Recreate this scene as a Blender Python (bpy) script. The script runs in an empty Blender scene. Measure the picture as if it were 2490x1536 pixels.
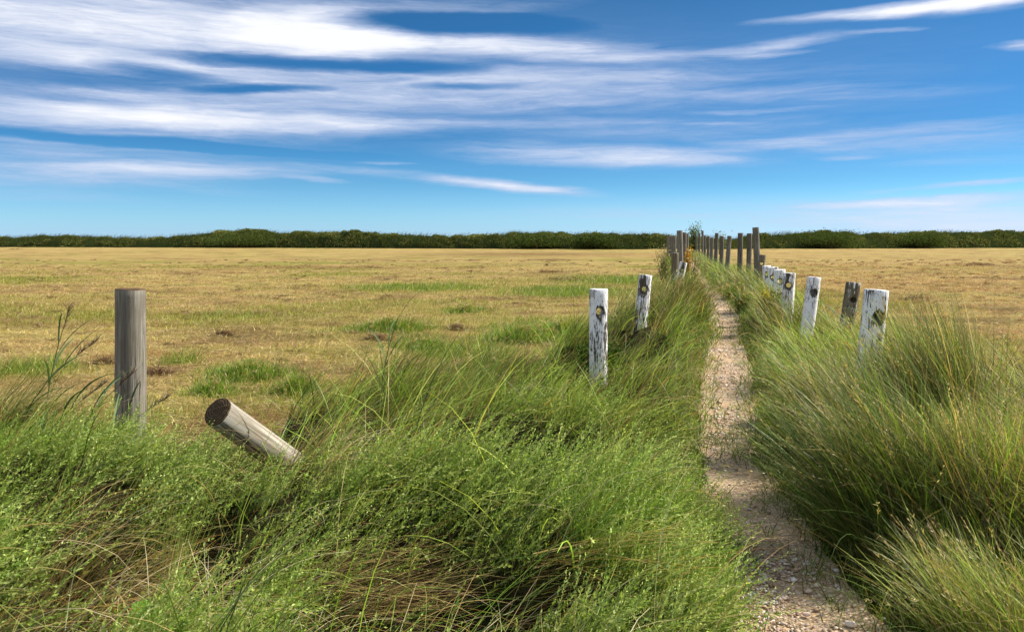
import bpy, bmesh, math, random
import numpy as np
from mathutils import Vector, Matrix, noise as mnoise
R = math.radians
rng = np.random.default_rng(11)
random.seed(5)
sc = bpy.context.scene
col = sc.collection

# ------------------------------------------------------------ camera
FPX, CX, CY, HZ, CAMH = 1955.0, 1245.0, 768.0, 583.0, 1.5
PITCH = math.atan((CY - HZ) / FPX)
cam = bpy.data.cameras.new('camera')
cam.sensor_width = 36.0
cam.lens = FPX / 2490 * 36
cam.clip_start = 0.05
cam.clip_end = 9000
co = bpy.data.objects.new('camera', cam)
col.objects.link(co)
co.location = (0, 0, CAMH)
co.rotation_euler = (math.pi / 2 - PITCH, 0, 0)
sc.camera = co

def ray(px, py):
    c = (px - CX) / FPX
    r = (CY - py) / FPX
    return (c, math.cos(PITCH) + r * math.sin(PITCH), -math.sin(PITCH) + r * math.cos(PITCH))
def at(px, py, Y):
    d = ray(px, py)
    k = Y / d[1]
    return Vector((d[0] * k, Y, CAMH + d[2] * k))
def gnd(px, py, z=0.0):
    d = ray(px, py)
    k = (z - CAMH) / d[2]
    return Vector((d[0] * k, d[1] * k, z))
DS = 2490 / 2451.0          # reading scale of the survey notes

# ------------------------------------------------------------ light
SUN_EL, SUN_AZ = 41.0, 74.0     # azimuth clockwise from +Y
sun = bpy.data.lights.new('sun', 'SUN')
sun.energy = 5.0
sun.angle = R(0.55)
sun.color = (1.0, 0.93, 0.82)
so = bpy.data.objects.new('sun', sun)
col.objects.link(so)
so.rotation_euler = (R(90 - SUN_EL), 0, R(180 - SUN_AZ))
sc.view_settings.view_transform = 'Standard'
sc.view_settings.look = 'None'
sc.view_settings.exposure = 0.85
sc.view_settings.gamma = 1.0
SKY_STRENGTH = 0.0555

class NT:
    def __init__(s, tree):
        s.t = tree; s.n = tree.nodes; s.l = tree.links
    def new(s, typ, **kw):
        n = s.n.new(typ)
        ins = kw.pop('ins', {})
        for k, v in kw.items(): setattr(n, k, v)
        for k, v in ins.items():
            if isinstance(v, bpy.types.NodeSocket): s.l.new(v, n.inputs[k])
            else: n.inputs[k].default_value = v
        return n
    def math(s, op, a, b=None, c=None, clamp=False):
        ins = {0: a}
        if b is not None: ins[1] = b
        if c is not None: ins[2] = c
        return s.new('ShaderNodeMath', operation=op, use_clamp=clamp, ins=ins).outputs[0]
    def noise(s, vec, scale, detail=4, rough=0.55, dist=0.0):
        n = s.new('ShaderNodeTexNoise', ins={'Vector': vec, 'Scale': scale, 'Detail': detail, 'Roughness': rough, 'Distortion': dist})
        return n.outputs[0]
    def mapping(s, vec, scale=(1, 1, 1), loc=(0, 0, 0), rot=(0, 0, 0), typ='POINT'):
        return s.new('ShaderNodeMapping', vector_type=typ, ins={'Vector': vec, 'Location': loc, 'Rotation': rot, 'Scale': scale}).outputs[0]
    def ramp(s, fac, stops, interp='LINEAR'):
        n = s.new('ShaderNodeValToRGB', ins={0: fac})
        cr = n.color_ramp; cr.interpolation = interp
        while len(cr.elements) < len(stops): cr.elements.new(0.5)
        for e, (p, c) in zip(cr.elements, stops):
            e.position = p; e.color = (*c, 1) if len(c) == 3 else c
        return n.outputs[0]
    def mix(s, fac, a, b, typ='MIX'):
        n = s.new('ShaderNodeMix', data_type='RGBA', blend_type=typ)
        for k, v in ((0, fac), (6, a), (7, b)):
            if isinstance(v, bpy.types.NodeSocket): s.l.new(v, n.inputs[k])
            else: n.inputs[k].default_value = v if k == 0 else (*v, 1)
        return n.outputs[2]
    def smooth(s, v, a, b, lo=0.0, hi=1.0):
        return s.new('ShaderNodeMapRange', interpolation_type='SMOOTHSTEP', ins={0: v, 1: a, 2: b, 3: lo, 4: hi}).outputs[0]

# ------------------------------------------------------------ sky: Nishita air with thin streaks of cirrus
def build_world():
    w = bpy.data.worlds.new('World'); sc.world = w; w.use_nodes = True
    T = NT(w.node_tree)
    T.n.clear()
    sky = T.new('ShaderNodeTexSky', sky_type='NISHITA')
    sky.sun_disc = False
    sky.sun_elevation = R(SUN_EL); sky.sun_rotation = R(SUN_AZ)
    sky.altitude = 0; sky.air_density = 1.0; sky.dust_density = 0.3; sky.ozone_density = 2.2
    tc = T.new('ShaderNodeTexCoord').outputs['Generated']
    sx = T.new('ShaderNodeSeparateXYZ', ins={0: tc})
    az = T.math('ARCTAN2', sx.outputs[0], sx.outputs[1])
    el = T.math('ARCSINE', sx.outputs[2])
    ae = T.new('ShaderNodeCombineXYZ', ins={0: az, 1: el, 2: 0.0}).outputs[0]
    # the blue deepens with height: the air's own gradient, a little stronger
    tint = T.ramp(T.math('DIVIDE', el, 1.5708, clamp=True), SKY_TINT)
    base = T.mix(1.0, sky.outputs[0], tint, 'MULTIPLY')
    # warp
    wv = T.mapping(ae, (3.0, 12.0, 1.0))
    w1 = T.new('ShaderNodeTexNoise', ins={'Vector': wv, 'Scale': 1.6, 'Detail': 5.0, 'Roughness': 0.6})
    wo = T.new('ShaderNodeVectorMath', operation='SUBTRACT', ins={0: w1.outputs[1], 1: (0.5, 0.5, 0.5)}).outputs[0]
    wo = T.new('ShaderNodeVectorMath', operation='MULTIPLY', ins={0: wo, 1: (0.13, 0.019, 0.0)}).outputs[0]
    p = T.new('ShaderNodeVectorMath', operation='ADD', ins={0: ae, 1: wo}).outputs[0]
    acc = None
    for (x, y, hx, hy, tilt, amp) in CLOUDS:
        d = ray(x * DS, y * DS)
        a0 = math.atan2(d[0], d[1]); e0 = math.atan2(d[2], math.hypot(d[0], d[1]))
        k = math.cos(a0)
        sxx = hx * DS / FPX * k * k * 1.5; syy = hy * DS / FPX * k * 1.9
        m = T.mapping(p, (sxx, syy, 1.0), (a0, e0, 0.0), (0, 0, R(tilt)), 'TEXTURE')
        g = T.new('ShaderNodeTexGradient', gradient_type='SPHERICAL', ins={0: m}).outputs[1]
        amp = amp * (1.35 if amp < 0 else (1.1 if (y > 255 and x > 450) or x > 1600 else .72))
        g = T.math('SMOOTH_MIN', T.math('MULTIPLY', g, 1.35), 1.0, .5)
        acc = T.math('MULTIPLY_ADD', g, amp, acc if acc is not None else 0.0)
    # streaky texture, long along the wind
    s1 = T.noise(T.mapping(p, (2.2, 34.0, 1.0), (0.3, 1.7, 0)), 1.0, 8, 0.62, 0.6)
    s2 = T.noise(T.mapping(p, (8.0, 95.0, 1.0), (4.1, 2.2, 0), (0, 0, R(1.5))), 1.0, 7, 0.7, 0.4)
    s3 = T.noise(T.mapping(p, (24.0, 210.0, 1.0), (1.1, 7.2, 0), (0, 0, R(-2))), 1.0, 6, 0.7, 0.2)
    tex = T.math('MULTIPLY_ADD', s2, 0.9, T.math('MULTIPLY', s1, 1.3))
    tex = T.math('MULTIPLY_ADD', s3, 0.35, tex)                 # mean about 1.27
    tex = T.math('SUBTRACT', tex, 1.27)
    # outside the view: unseen cloud added, thickened as fill light for the post faces
    fill_cloud = T.math('MAXIMUM', T.smooth(T.math('ABSOLUTE', az), 0.62, 1.3, 0.0, 1.05), T.smooth(el, 0.42, 0.8, 0.0, 0.5))
    d0 = T.math('ADD', acc, fill_cloud)
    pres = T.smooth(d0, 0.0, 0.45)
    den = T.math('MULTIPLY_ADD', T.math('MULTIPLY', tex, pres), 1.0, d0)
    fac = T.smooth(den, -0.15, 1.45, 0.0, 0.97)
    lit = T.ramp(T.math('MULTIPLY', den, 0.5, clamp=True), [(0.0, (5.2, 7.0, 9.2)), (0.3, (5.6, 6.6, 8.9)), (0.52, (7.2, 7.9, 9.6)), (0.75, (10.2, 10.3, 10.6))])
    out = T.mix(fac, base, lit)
    bg = T.new('ShaderNodeBackground', ins={0: out, 1: SKY_STRENGTH})
    T.l.new(bg.outputs[0], T.new('ShaderNodeOutputWorld').inputs[0])
SKY_TINT = [(0.0, (.76, 1.26, 2.3)), (.016, (.60, 1.12, 1.85)), (.045, (.31, .77, 1.30)), (.078, (.17, .56, 1.0)), (.19, (.17, .52, .80)), (.5, (.5, .72, 1.0))]
# x, y, half length, half height (survey pixels), tilt, strength
CLOUDS = [
    (420, 110, 1000, 140, 0, .26), (1250, 190, 900, 90, 0, .30), (200, 390, 650, 70, 0, .16), (1900, 330, 700, 60, 0, .16),
    (330, 85, 520, 75, 0, .95), (760, 80, 190, 42, 0, 1.0), (120, 20, 420, 50, 0, .45), (620, 15, 330, 22, 2, .5),
    (1080, 16, 260, 14, 3, .45), (1000, 100, 420, 22, -2, .75), (1350, 125, 330, 17, -3, .65), (1560, 138, 250, 9, 1, .5),
    (1080, 58, 240, 16, 0, -.7), (60, 150, 200, 18, 0, .3),
    (730, 150, 260, 11, 0, -.85), (410, 172, 150, 9, -2, -.6), (260, 188, 340, 13, 0, -.55), (640, 212, 130, 7, 3, -.7), (1060, 170, 120, 9, 0, -.4), (1110, 207, 110, 5, 0, -.4),
    (700, 185, 800, 22, 0, .55), (700, 232, 850, 18, 0, .6), (1480, 232, 190, 14, -2, .35), (1500, 190, 520, 22, -2, .3), (1900, 222, 330, 14, -3, .28),
    (330, 285, 640, 38, 0, .85), (560, 292, 330, 20, -1, .5), (950, 292, 260, 14, -1, .35), (90, 250, 300, 26, 0, .4), (140, 325, 220, 12, 0, .3),
    (360, 341, 460, 9, -2, -.7), (1330, 292, 260, 9, 0, .18),
    (170, 395, 430, 34, 0, .75), (520, 408, 260, 13, 1, .45), (60, 440, 240, 20, 0, .25),
    (120, 472, 220, 9, 0, .22), (510, 456, 130, 7, -3, .25), (740, 434, 60, 5, -6, .4),
    (1230, 447, 175, 11, -5, 1.15), (920, 416, 170, 9, -4, .35), (910, 390, 60, 2.5, 0, .45),
    (1420, 372, 320, 18, -2, .75), (1560, 384, 170, 9, 0, .35), (1820, 345, 210, 10, 3, .35), (1730, 292, 75, 3, 0, .4), (1820, 262, 160, 4, 0, .3),
    (2190, 18, 310, 11, 0, 1.05), (2350, 8, 220, 11, 0, .7), (1880, 104, 150, 9, 3, .55), (1850, 128, 90, 4, 0, .5), (2125, 71, 70, 4, 0, .45), (2420, 106, 70, 7, 0, .7),
    (2300, 300, 330, 9, 0, .3), (2200, 340, 300, 22, -1, .33), (2030, 374, 70, 4, 0, .3), (2330, 385, 160, 8, 0, .3),
    (2340, 440, 150, 5, 2, .55), (2300, 476, 420, 8, 2, .42), (2100, 456, 60, 4, 0, .3), (2330, 530, 560, 34, 0, .8), (1700, 505, 560, 22, 1, .34), (1500, 310, 400, 16, 0, .14),
]

# ------------------------------------------------------------ helpers
def tag(o, label=None, cat=None, group=None, kind=None):
    if label: o['label'] = label
    if cat: o['category'] = cat
    if group: o['group'] = group
    if kind: o['kind'] = kind
    return o

PERM = np.random.default_rng(3).random((256, 256))
def vn(x, y, s=0):
    x = np.asarray(x, float) + s * 17.31; y = np.asarray(y, float) + s * 9.77
    ix = np.floor(x).astype(int); iy = np.floor(y).astype(int)
    fx = x - ix; fy = y - iy
    fx = fx * fx * (3 - 2 * fx); fy = fy * fy * (3 - 2 * fy)
    a = PERM[ix & 255, iy & 255]; b = PERM[(ix + 1) & 255, iy & 255]
    c = PERM[ix & 255, (iy + 1) & 255]; d = PERM[(ix + 1) & 255, (iy + 1) & 255]
    return (a * (1 - fx) + b * fx) * (1 - fy) + (c * (1 - fx) + d * fx) * fy
def fbm(x, y, s=0, o=4):
    v = 0; a = 0.5; t = 0
    for k in range(o):
        v = v + a * vn(x * 2 ** k, y * 2 ** k, s + k); t += a; a *= 0.55
    return v / t
def sstep(a, b, v):
    t = np.clip((v - a) / (b - a), 0, 1)
    return t * t * (3 - 2 * t)

# ------------------------------------------------------------ plan of the place (metres; camera stands at 0,0 looking along +Y)
PATH_Y = np.array([1.2, 2.2, 3.1, 3.55, 3.95, 4.45, 5.4, 6.7, 7.7, 9.25, 11, 12.4, 14.9, 19.4, 24.6, 33, 45, 70, 110])
PL = np.array([.9, .86, .83, .97, 1.04, 1.08, 1.33, 1.66, 1.85, 2.27, 2.68, 3.16, 3.72, 4.75, 5.77, 7.5, 9.9, 14.9, 23])
PR = np.array([1.6, 1.52, 1.42, 1.44, 1.44, 1.52, 1.62, 2.02, 2.32, 2.75, 3.2, 3.5, 4.24, 5.25, 6.12, 7.85, 10.25, 15.3, 23.5])
def path_edges(y):
    return np.interp(y, PATH_Y, PL), np.interp(y, PATH_Y, PR)
BLY = np.array([0, 4.5, 5.0, 6.2, 7.6, 8.5, 10.5, 13, 16.5, 20, 30, 45, 70, 110])
BLX = np.array([-9, -9, -3.0, -1.7, -1.0, .05, .85, 1.55, 2.6, 3.5, 5.4, 8.4, 13.3, 21])
BRY = np.array([0, 5.4, 6.3, 7.8, 9.4, 12.3, 20, 30, 45, 70, 110])
BRX = np.array([9, 9, 4.6, 4.4, 4.65, 5.3, 7.1, 9.0, 11.7, 17.3, 25.5])
def zones(x, y):
    """signed distances: left verge depth, right verge depth (positive inside)"""
    pl, pr = path_edges(y)
    bl = np.interp(y, BLY, BLX); br = np.interp(y, BRY, BRX)
    n = (vn(x * 1.3, y * 1.3, 4) - .5) * .7
    left = np.minimum(pl - x, x - bl + n)
    right = np.minimum(x - pr, br - x + n)
    return left, right
def g2(x, y, cx, cy, sx, sy):
    return np.exp(-((x - cx) / sx) ** 2 - ((y - cy) / sy) ** 2)
GAPS = [(900, 1335, 250, 125, 'x'), (310, 1320, 120, 150, 'x'), (1050, 1450, 250, 110, 'x'), (60, 1380, 90, 100, 'x'), (640, 1420, 90, 60, 'x'), (620, 1085, 70, 28, 'x'), (1180, 1050, 130, 28, 'x'), (1330, 1330, 90, 25, 'x'), (650, 1400, 120, 35, 'x'), (1520, 960, 70, 30, 'x'), (480, 1200, 80, 25, 'x')]
def gapmask(x, y):
    x = np.asarray(x, float)
    v = np.zeros_like(x)
    for (px, py, hx, hy, _) in GAPS:
        c = gnd(px * DS, py * DS, .35); a = gnd((px + hx) * DS, py * DS, .35).x - c.x
        b = (gnd(px * DS, (py - hy) * DS, .35).y - gnd(px * DS, (py + hy) * DS, .35).y) / 2
        v = np.maximum(v, np.exp(-((x - c.x) / a) ** 2 - ((y - c.y) / b) ** 2))
    return np.clip(v * 1.7 * (.55 + .9 * fbm(x * 3.1, y * 3.1, 16, 3)), 0, 1)
def LUMP(x, y):
    return sstep(.42, .58, fbm(x * 1.5 + .3, y * 2.0, 12, 3))
def post_clear(x, y):
    """low growth where the photograph shows the feet of the posts"""
    v = np.zeros_like(x)
    for (cx, cy, dx, dy) in ((.62, 6.85, .50, .95), (-1.65, 3.95, .35, .3), (-2.6, 5.3, .45, .7), (2.75, 6.2, .28, .55), (4.05, 10.4, .3, .7)):
        v = np.maximum(v, g2(x, y, cx, cy, dx, dy))
    return v
def H(x, y):
    x = np.asarray(x, float); y = np.asarray(y, float)
    r = np.hypot(x, y)
    l, rr = zones(x, y)
    pl, pr = path_edges(y)
    on = np.clip(np.maximum(pl - x, x - pr), -.5, 5)       # distance away from path
    off = sstep(-.05, .5, on)
    z = off * (.05 * (fbm(x / 1.1, y / 1.1, 1) - .5) + .02 * (vn(x * 5, y * 5, 2) - .5)) + .04 * (fbm(x / 9, y / 9, 3) - .5) * sstep(4, 15, r)
    z = z + off * (.12 * (fbm(x * 2.2, y * 2.6, 6) - .5) + .04 * (vn(x * .9, y * .9, 9) - .5)) * (r < 60)
    z = z + .09 * sstep(.0, .6, l) + .10 * sstep(.0, .7, rr)
    z = z + off * (.25 * g2(x, y, -.65, 3.7, .95, .38) + .24 * g2(x, y, -2.3, 3.6, .7, .42) + .16 * g2(x, y, .55, 3.25, .36, .45) + .10 * g2(x, y, -.3, 2.2, 1.5, .35) + .15 * g2(x, y, -2.0, 2.6, .5, .35)
             + .12 * g2(x, y, -.1, 5.2, 1.1, .6) + .18 * g2(x, y, 2.9, 4.6, .7, 1.0))
    z = z + .22 * (LUMP(x, y) - .5) * sstep(.15, .6, np.maximum(l, rr)) * (r < 30)
    z = z - .22 * gapmask(x, y) * sstep(.1, .4, l)
    z = z - .16 * post_clear(x, y)
    z = z + sstep(0, .4, l) * (.20 * g2(x, y, 1.72, 9.9, .45, 1.0) + .08 * g2(x, y, 2.6, 13.5, .6, 2.0))
    return z

def pxzone(pts, x, y):
    v = np.zeros_like(x)
    for (px, py, hx, hy) in pts:
        c = gnd(px * DS, py * DS)
        a = gnd((px + hx) * DS, py * DS).x - c.x
        b = (gnd(px * DS, (py - hy) * DS).y - gnd(px * DS, (py + hy) * DS).y) / 2
        v = np.maximum(v, np.exp(-((x - c.x) / a) ** 2 - ((y - c.y) / b) ** 2))
    return v
GREEN = [(590, 893, 100, 22), (500, 930, 70, 18), (700, 935, 50, 18), (930, 782, 105, 13), (1110, 742, 60, 6), (1290, 795, 150, 26), (430, 862, 50, 9), (1000, 815, 70, 14),
         (1500, 672, 200, 12), (1350, 700, 160, 14), (1000, 690, 180, 9), (70, 890, 130, 18), (860, 990, 120, 60), (1100, 840, 120, 22), (560, 755, 90, 5)]
BROWN = [(390, 888, 60, 20), (245, 872, 38, 7), (560, 805, 90, 6), (905, 812, 45, 10), (1090, 786, 35, 7), (1320, 652, 36, 3), (1350, 671, 55, 3), (1185, 716, 60, 4), (965, 712, 40, 4), (1310, 622, 60, 2.5), (790, 697, 40, 3),
         (1250, 608, 260, 4), (360, 700, 120, 3), (2340, 633, 60, 3), (2180, 716, 60, 5), (2400, 740, 60, 6), (820, 775, 50, 4), (740, 640, 200, 3)]
def field_attr(x, y):
    x = np.asarray(x, float); y = np.asarray(y, float)
    g = fbm(x / 5.5, y / 3.2, 21, 4)
    band = np.exp(-((y - 20) / 13) ** 2)
    green = sstep(.42, .76, g + .05 * band - .12 * sstep(40, 90, y) - .2 * sstep(4, 7, x - .2 * y)) * .6
    green = np.maximum(green, pxzone(GREEN, x, y) * 1.05 * (.6 + .8 * fbm(x * 1.4, y * 1.4, 31)))
    b = fbm(x / 2.6, y / 1.0, 41, 5)
    brown = sstep(.60, .74, b + .05 * sstep(25, 80, y))
    brown = np.maximum(brown * .8, pxzone(BROWN, x, y) * (.45 + 1.1 * fbm(x * 1.7, y * 1.7, 45)))
    return np.clip(green * (1 - brown), 0, 1), np.clip(brown, 0, 1)

# ------------------------------------------------------------ materials
def new_mat(name):
    m = bpy.data.materials.new(name); m.use_nodes = True
    T = NT(m.node_tree); T.n.clear()
    out = T.new('ShaderNodeOutputMaterial')
    return m, T, out
def plant_mat(name, trans=0.38, gloss=0.06, rough=0.42):
    m, T, out = new_mat(name)
    c = T.new('ShaderNodeAttribute', attribute_name='col').outputs[0]
    d = T.new('ShaderNodeBsdfDiffuse', ins={0: c})
    t = T.new('ShaderNodeBsdfTranslucent', ins={0: T.mix(1.0, c, (1.1, 1.12, .6), 'MULTIPLY')})
    a = T.new('ShaderNodeMixShader', ins={0: trans, 1: d.outputs[0], 2: t.outputs[0]})
    g = T.new('ShaderNodeBsdfGlossy', ins={0: (1, 1, 1, 1), 1: rough})
    a2 = T.new('ShaderNodeMixShader', ins={0: gloss, 1: a.outputs[0], 2: g.outputs[0]})
    T.l.new(a2.outputs[0], out.inputs[0])
    return m
def pbr(T, out, color, rough=0.9, bump=None, bstr=0.5, bdist=0.01, spec=0.25):
    p = T.new('ShaderNodeBsdfPrincipled', ins={'Base Color': color, 'Roughness': rough, 'Specular IOR Level': spec})
    if bump is not None:
        b = T.new('ShaderNodeBump', ins={'Strength': bstr, 'Distance': bdist, 'Height': bump})
        T.l.new(b.outputs[0], p.inputs['Normal'])
    T.l.new(p.outputs[0], out.inputs[0])
    return p

def field_mat():
    m, T, out = new_mat('mown_field')
    tc = T.new('ShaderNodeTexCoord').outputs['Object']
    gr = T.new('ShaderNodeAttribute', attribute_name='green').outputs['Fac']
    br = T.new('ShaderNodeAttribute', attribute_name='brown').outputs['Fac']
    ve = T.new('ShaderNodeAttribute', attribute_name='verge').outputs['Fac']
    fine = T.noise(T.mapping(tc, (9, 22, 9)), 1.0, 6, 0.7)
    mid = T.noise(T.mapping(tc, (.5, 1.6, 1), rot=(0, 0, R(2))), 1.0, 6, 0.65)
    big = T.noise(T.mapping(tc, (.035, .13, 1)), 1.0, 4, 0.6)
    straw = T.ramp(fine, [(0.28, (.18, .12, .045)), (0.5, (.45, .315, .12)), (0.72, (.68, .50, .22))])
    rust = T.ramp(fine, [(0.3, (.15, .09, .035)), (0.6, (.42, .265, .10)), (0.8, (.58, .40, .18))])
    c = T.mix(T.smooth(mid, .42, .62), straw, rust)
    gcol = T.ramp(fine, [(0.3, (.08, .10, .014)), (0.55, (.21, .24, .035)), (0.8, (.38, .38, .08))])
    clump = T.noise(T.mapping(tc, (1.3, 3.2, 1), (5, 2, 0)), 1.0, 7, 0.68)
    c = T.mix(T.smooth(clump, .57, .68, 0, .8), c, T.ramp(fine, [(0.3, (.06, .032, .014)), (0.7, (.22, .125, .05))]))
    c = T.mix(T.smooth(clump, .40, .30, 0, .5), c, (.62, .45, .19))
    row = T.noise(T.mapping(tc, (.03, .75, 1), (2, 3, 0)), 1.0, 3, 0.5)
    c = T.mix(T.smooth(row, .42, .60, 0, .55), c, T.ramp(fine, [(0.3, (.20, .17, .04)), (0.7, (.56, .49, .17))]))
    gm = T.math('ADD', gr, T.smooth(T.math('ADD', big, T.math('MULTIPLY', mid, .35)), .70, .86, 0, .5), clamp=True)
    c = T.mix(gm, c, gcol)
    bcol = T.ramp(fine, [(0.3, (.045, .022, .010)), (0.7, (.19, .10, .042))])
    c = T.mix(T.math('MULTIPLY', br, T.smooth(fine, .3, .6, .25, .75)), c, bcol)
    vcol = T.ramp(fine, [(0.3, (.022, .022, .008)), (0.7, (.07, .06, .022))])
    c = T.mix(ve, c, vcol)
    pbr(T, out, c, 0.95, T.math('MULTIPLY_ADD', clump, 3.0, T.math('MULTIPLY_ADD', mid, 2.0, fine)), 1.0, 0.10, 0.05)
    return m
def path_mat():
    m, T, out = new_mat('gravel_path')
    tc = T.new('ShaderNodeTexCoord').outputs['Object']
    v = T.new('ShaderNodeTexVoronoi', ins={'Vector': tc, 'Scale': 55.0})
    n = T.noise(tc, 22, 6, 0.7)
    big = T.noise(tc, 1.7, 5, 0.6)
    soil = T.ramp(n, [(0.3, (.24, .15, .08)), (0.7, (.58, .42, .25))])
    peb = T.mix(v.outputs[1], (.72, .59, .46), (.46, .33, .22))
    c = T.mix(T.math('MULTIPLY', T.smooth(big, .38, .62), T.smooth(v.outputs[0], .55, .35)), soil, peb)
    h = T.math('MULTIPLY_ADD', v.outputs[0], -.6, n)
    pbr(T, out, c, 0.92, h, 1.0, 0.012, 0.15)
    return m
def stone_mat():
    m, T, out = new_mat('pebbles')
    c = T.new('ShaderNodeAttribute', attribute_name='col').outputs[0]
    tc = T.new('ShaderNodeTexCoord').outputs['Object']
    n = T.noise(tc, 160, 3, 0.6)
    pbr(T, out, T.mix(T.smooth(n, .3, .7, .0, .35), c, (.30, .21, .14)), .8, n, .3, .002, .3)
    return m
def wood_nodes(T, tc, seed, tone=1.0):
    v = T.mapping(tc, (1, 1, 1), (seed, seed * 1.7, seed * .6))
    grain = T.noise(T.mapping(v, (55, 55, 2.2)), 1.0, 6, 0.65, .4)
    blot = T.noise(T.mapping(v, (7, 7, 2.6)), 1.0, 5, 0.6)
    crack = T.noise(T.mapping(v, (30, 30, .8)), 1.0, 3, 0.5)
    ck = T.math('ABSOLUTE', T.math('SUBTRACT', crack, .5))
    ck = T.smooth(ck, .0, .018, 0, 1)
    ck = T.math('MAXIMUM', ck, T.smooth(blot, .45, .56, 0, 1))
    c = T.ramp(grain, [(0.3, (.085 * tone, .07 * tone, .045 * tone)), (0.5, (.205 * tone, .19 * tone, .155 * tone)), (0.72, (.36 * tone, .34 * tone, .295 * tone))])
    c = T.mix(T.smooth(blot, .42, .68, 0, .65), c, (.12 * tone, .10 * tone, .07 * tone))
    c = T.mix(T.smooth(T.noise(T.mapping(v, (12, 12, 5)), 1.0, 4, .6), .60, .72, 0, .5), c, (.20 * tone, .20 * tone, .09 * tone))
    c = T.mix(ck, (.018, .013, .009), c)
    h = T.math('MULTIPLY_ADD', ck, 1.6, T.math('MULTIPLY', grain, .8))
    return c, h
def wood_mat(name, seed, tone=1.0):
    m, T, out = new_mat(name)
    tc = T.new('ShaderNodeTexCoord').outputs['Object']
    c, h = wood_nodes(T, tc, seed, tone)
    pbr(T, out, c, .85, h, .7, .004, .2)
    return m
def end_mat(name, painted=False, dark=1.0):
    m, T, out = new_mat(name)
    tc = T.new('ShaderNodeTexCoord').outputs['UV']
    n = T.noise(tc, 4, 5, .6)
    L = T.new('ShaderNodeVectorMath', operation='LENGTH', ins={0: T.mapping(tc, (1, 1, 0), (.06, -.1, 0))}).outputs['Value']
    ring = T.math('SINE', T.math('MULTIPLY_ADD', L, 74.0, T.math('MULTIPLY', n, 7.0)))
    ring = T.math('MULTIPLY', ring, T.noise(tc, 6, 3, .6))
    rot = T.noise(tc, 14, 5, .7)
    c = T.mix(T.smooth(ring, -.7, .8), (.022 * dark, .014 * dark, .008 * dark), (.13 * dark, .09 * dark, .05 * dark))
    c = T.mix(T.smooth(rot, .42, .6, 0, .75), c, (.05 * dark, .032 * dark, .018 * dark))
    if painted:
        c = T.mix(T.smooth(n, .35, .5), (.72, .72, .70), c)
    pbr(T, out, c, .95, T.math('MULTIPLY_ADD', rot, 1.5, ring), .7, .004, .1)
    return m
def paint_mat(name, seed, amount, hole=None, toned=1.0, bare=None):
    """old white paint peeling off grey wood; amount 0..1"""
    m, T, out = new_mat(name)
    tc = T.new('ShaderNodeTexCoord').outputs['Object']
    c, h = wood_nodes(T, tc, seed, toned)
    v = T.mapping(tc, (1, 1, 1), (seed * 3.1, seed * 1.3, seed * .9))
    a = T.noise(T.mapping(v, (22, 22, 5.0)), 1.0, 7, .68, .5)
    b = T.noise(T.mapping(v, (95, 95, 9)), 1.0, 5, .65)
    s = T.noise(T.mapping(v, (5, 5, 1.8)), 1.0, 3, .5)
    k = T.math('MULTIPLY_ADD', b, .70, T.math('MULTIPLY', a, .75))
    k = T.math('MULTIPLY_ADD', s, .55, k)                     # mean ~.95
    if hole is not None:
        d = T.new('ShaderNodeVectorMath', operation='DISTANCE', ins={0: T.mapping(tc, (1, 1, .75), (0, 0, 0)), 1: (hole[0], hole[1], hole[2] * .75)}).outputs['Value']
        k = T.math('SUBTRACT', k, T.smooth(d, .030, .065, .22, 0))
    if bare is not None:
        z = T.new('ShaderNodeSeparateXYZ', ins={0: tc}).outputs[2]
        k = T.math('SUBTRACT', k, T.smooth(z, bare[0], bare[1], 0, bare[2]))
    sp = T.noise(T.mapping(v, (60, 60, 22)), 1.0, 5, .7)
    k = T.math('SUBTRACT', k, T.smooth(sp, .56, .64, 0, .30))
    th = 1.145 - .40 * amount
    mask = T.smooth(k, th - .006, th + .006)
    dirt = T.noise(T.mapping(v, (30, 30, 3)), 1.0, 4, .6)
    pc = T.ramp(dirt, [(0.25, (.60, .59, .56)), (0.45, (.80, .80, .79)), (1.0, (.86, .86, .86))])
    c2 = T.mix(mask, T.mix(1.0, c, (.50, .44, .38) if amount > .2 else (.9, .8, .6), 'MULTIPLY'), pc)
    hh = T.math('MULTIPLY_ADD', mask, 1.6, T.math('MULTIPLY', h, .5))
    pbr(T, out, c2, .7, hh, .6, .003, .3)
    return m

M_GRASS = plant_mat('grass_blades', .40, .018, .45)
M_HERB = plant_mat('herb_leaves', .38, .012, .5)
M_STRAW = plant_mat('straw', .25, .025, .5)
M_LEAF = plant_mat('broad_leaves', .25, .008, .5)
M_BUSH = plant_mat('bush_leaves', .25, .0, .6)

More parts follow.
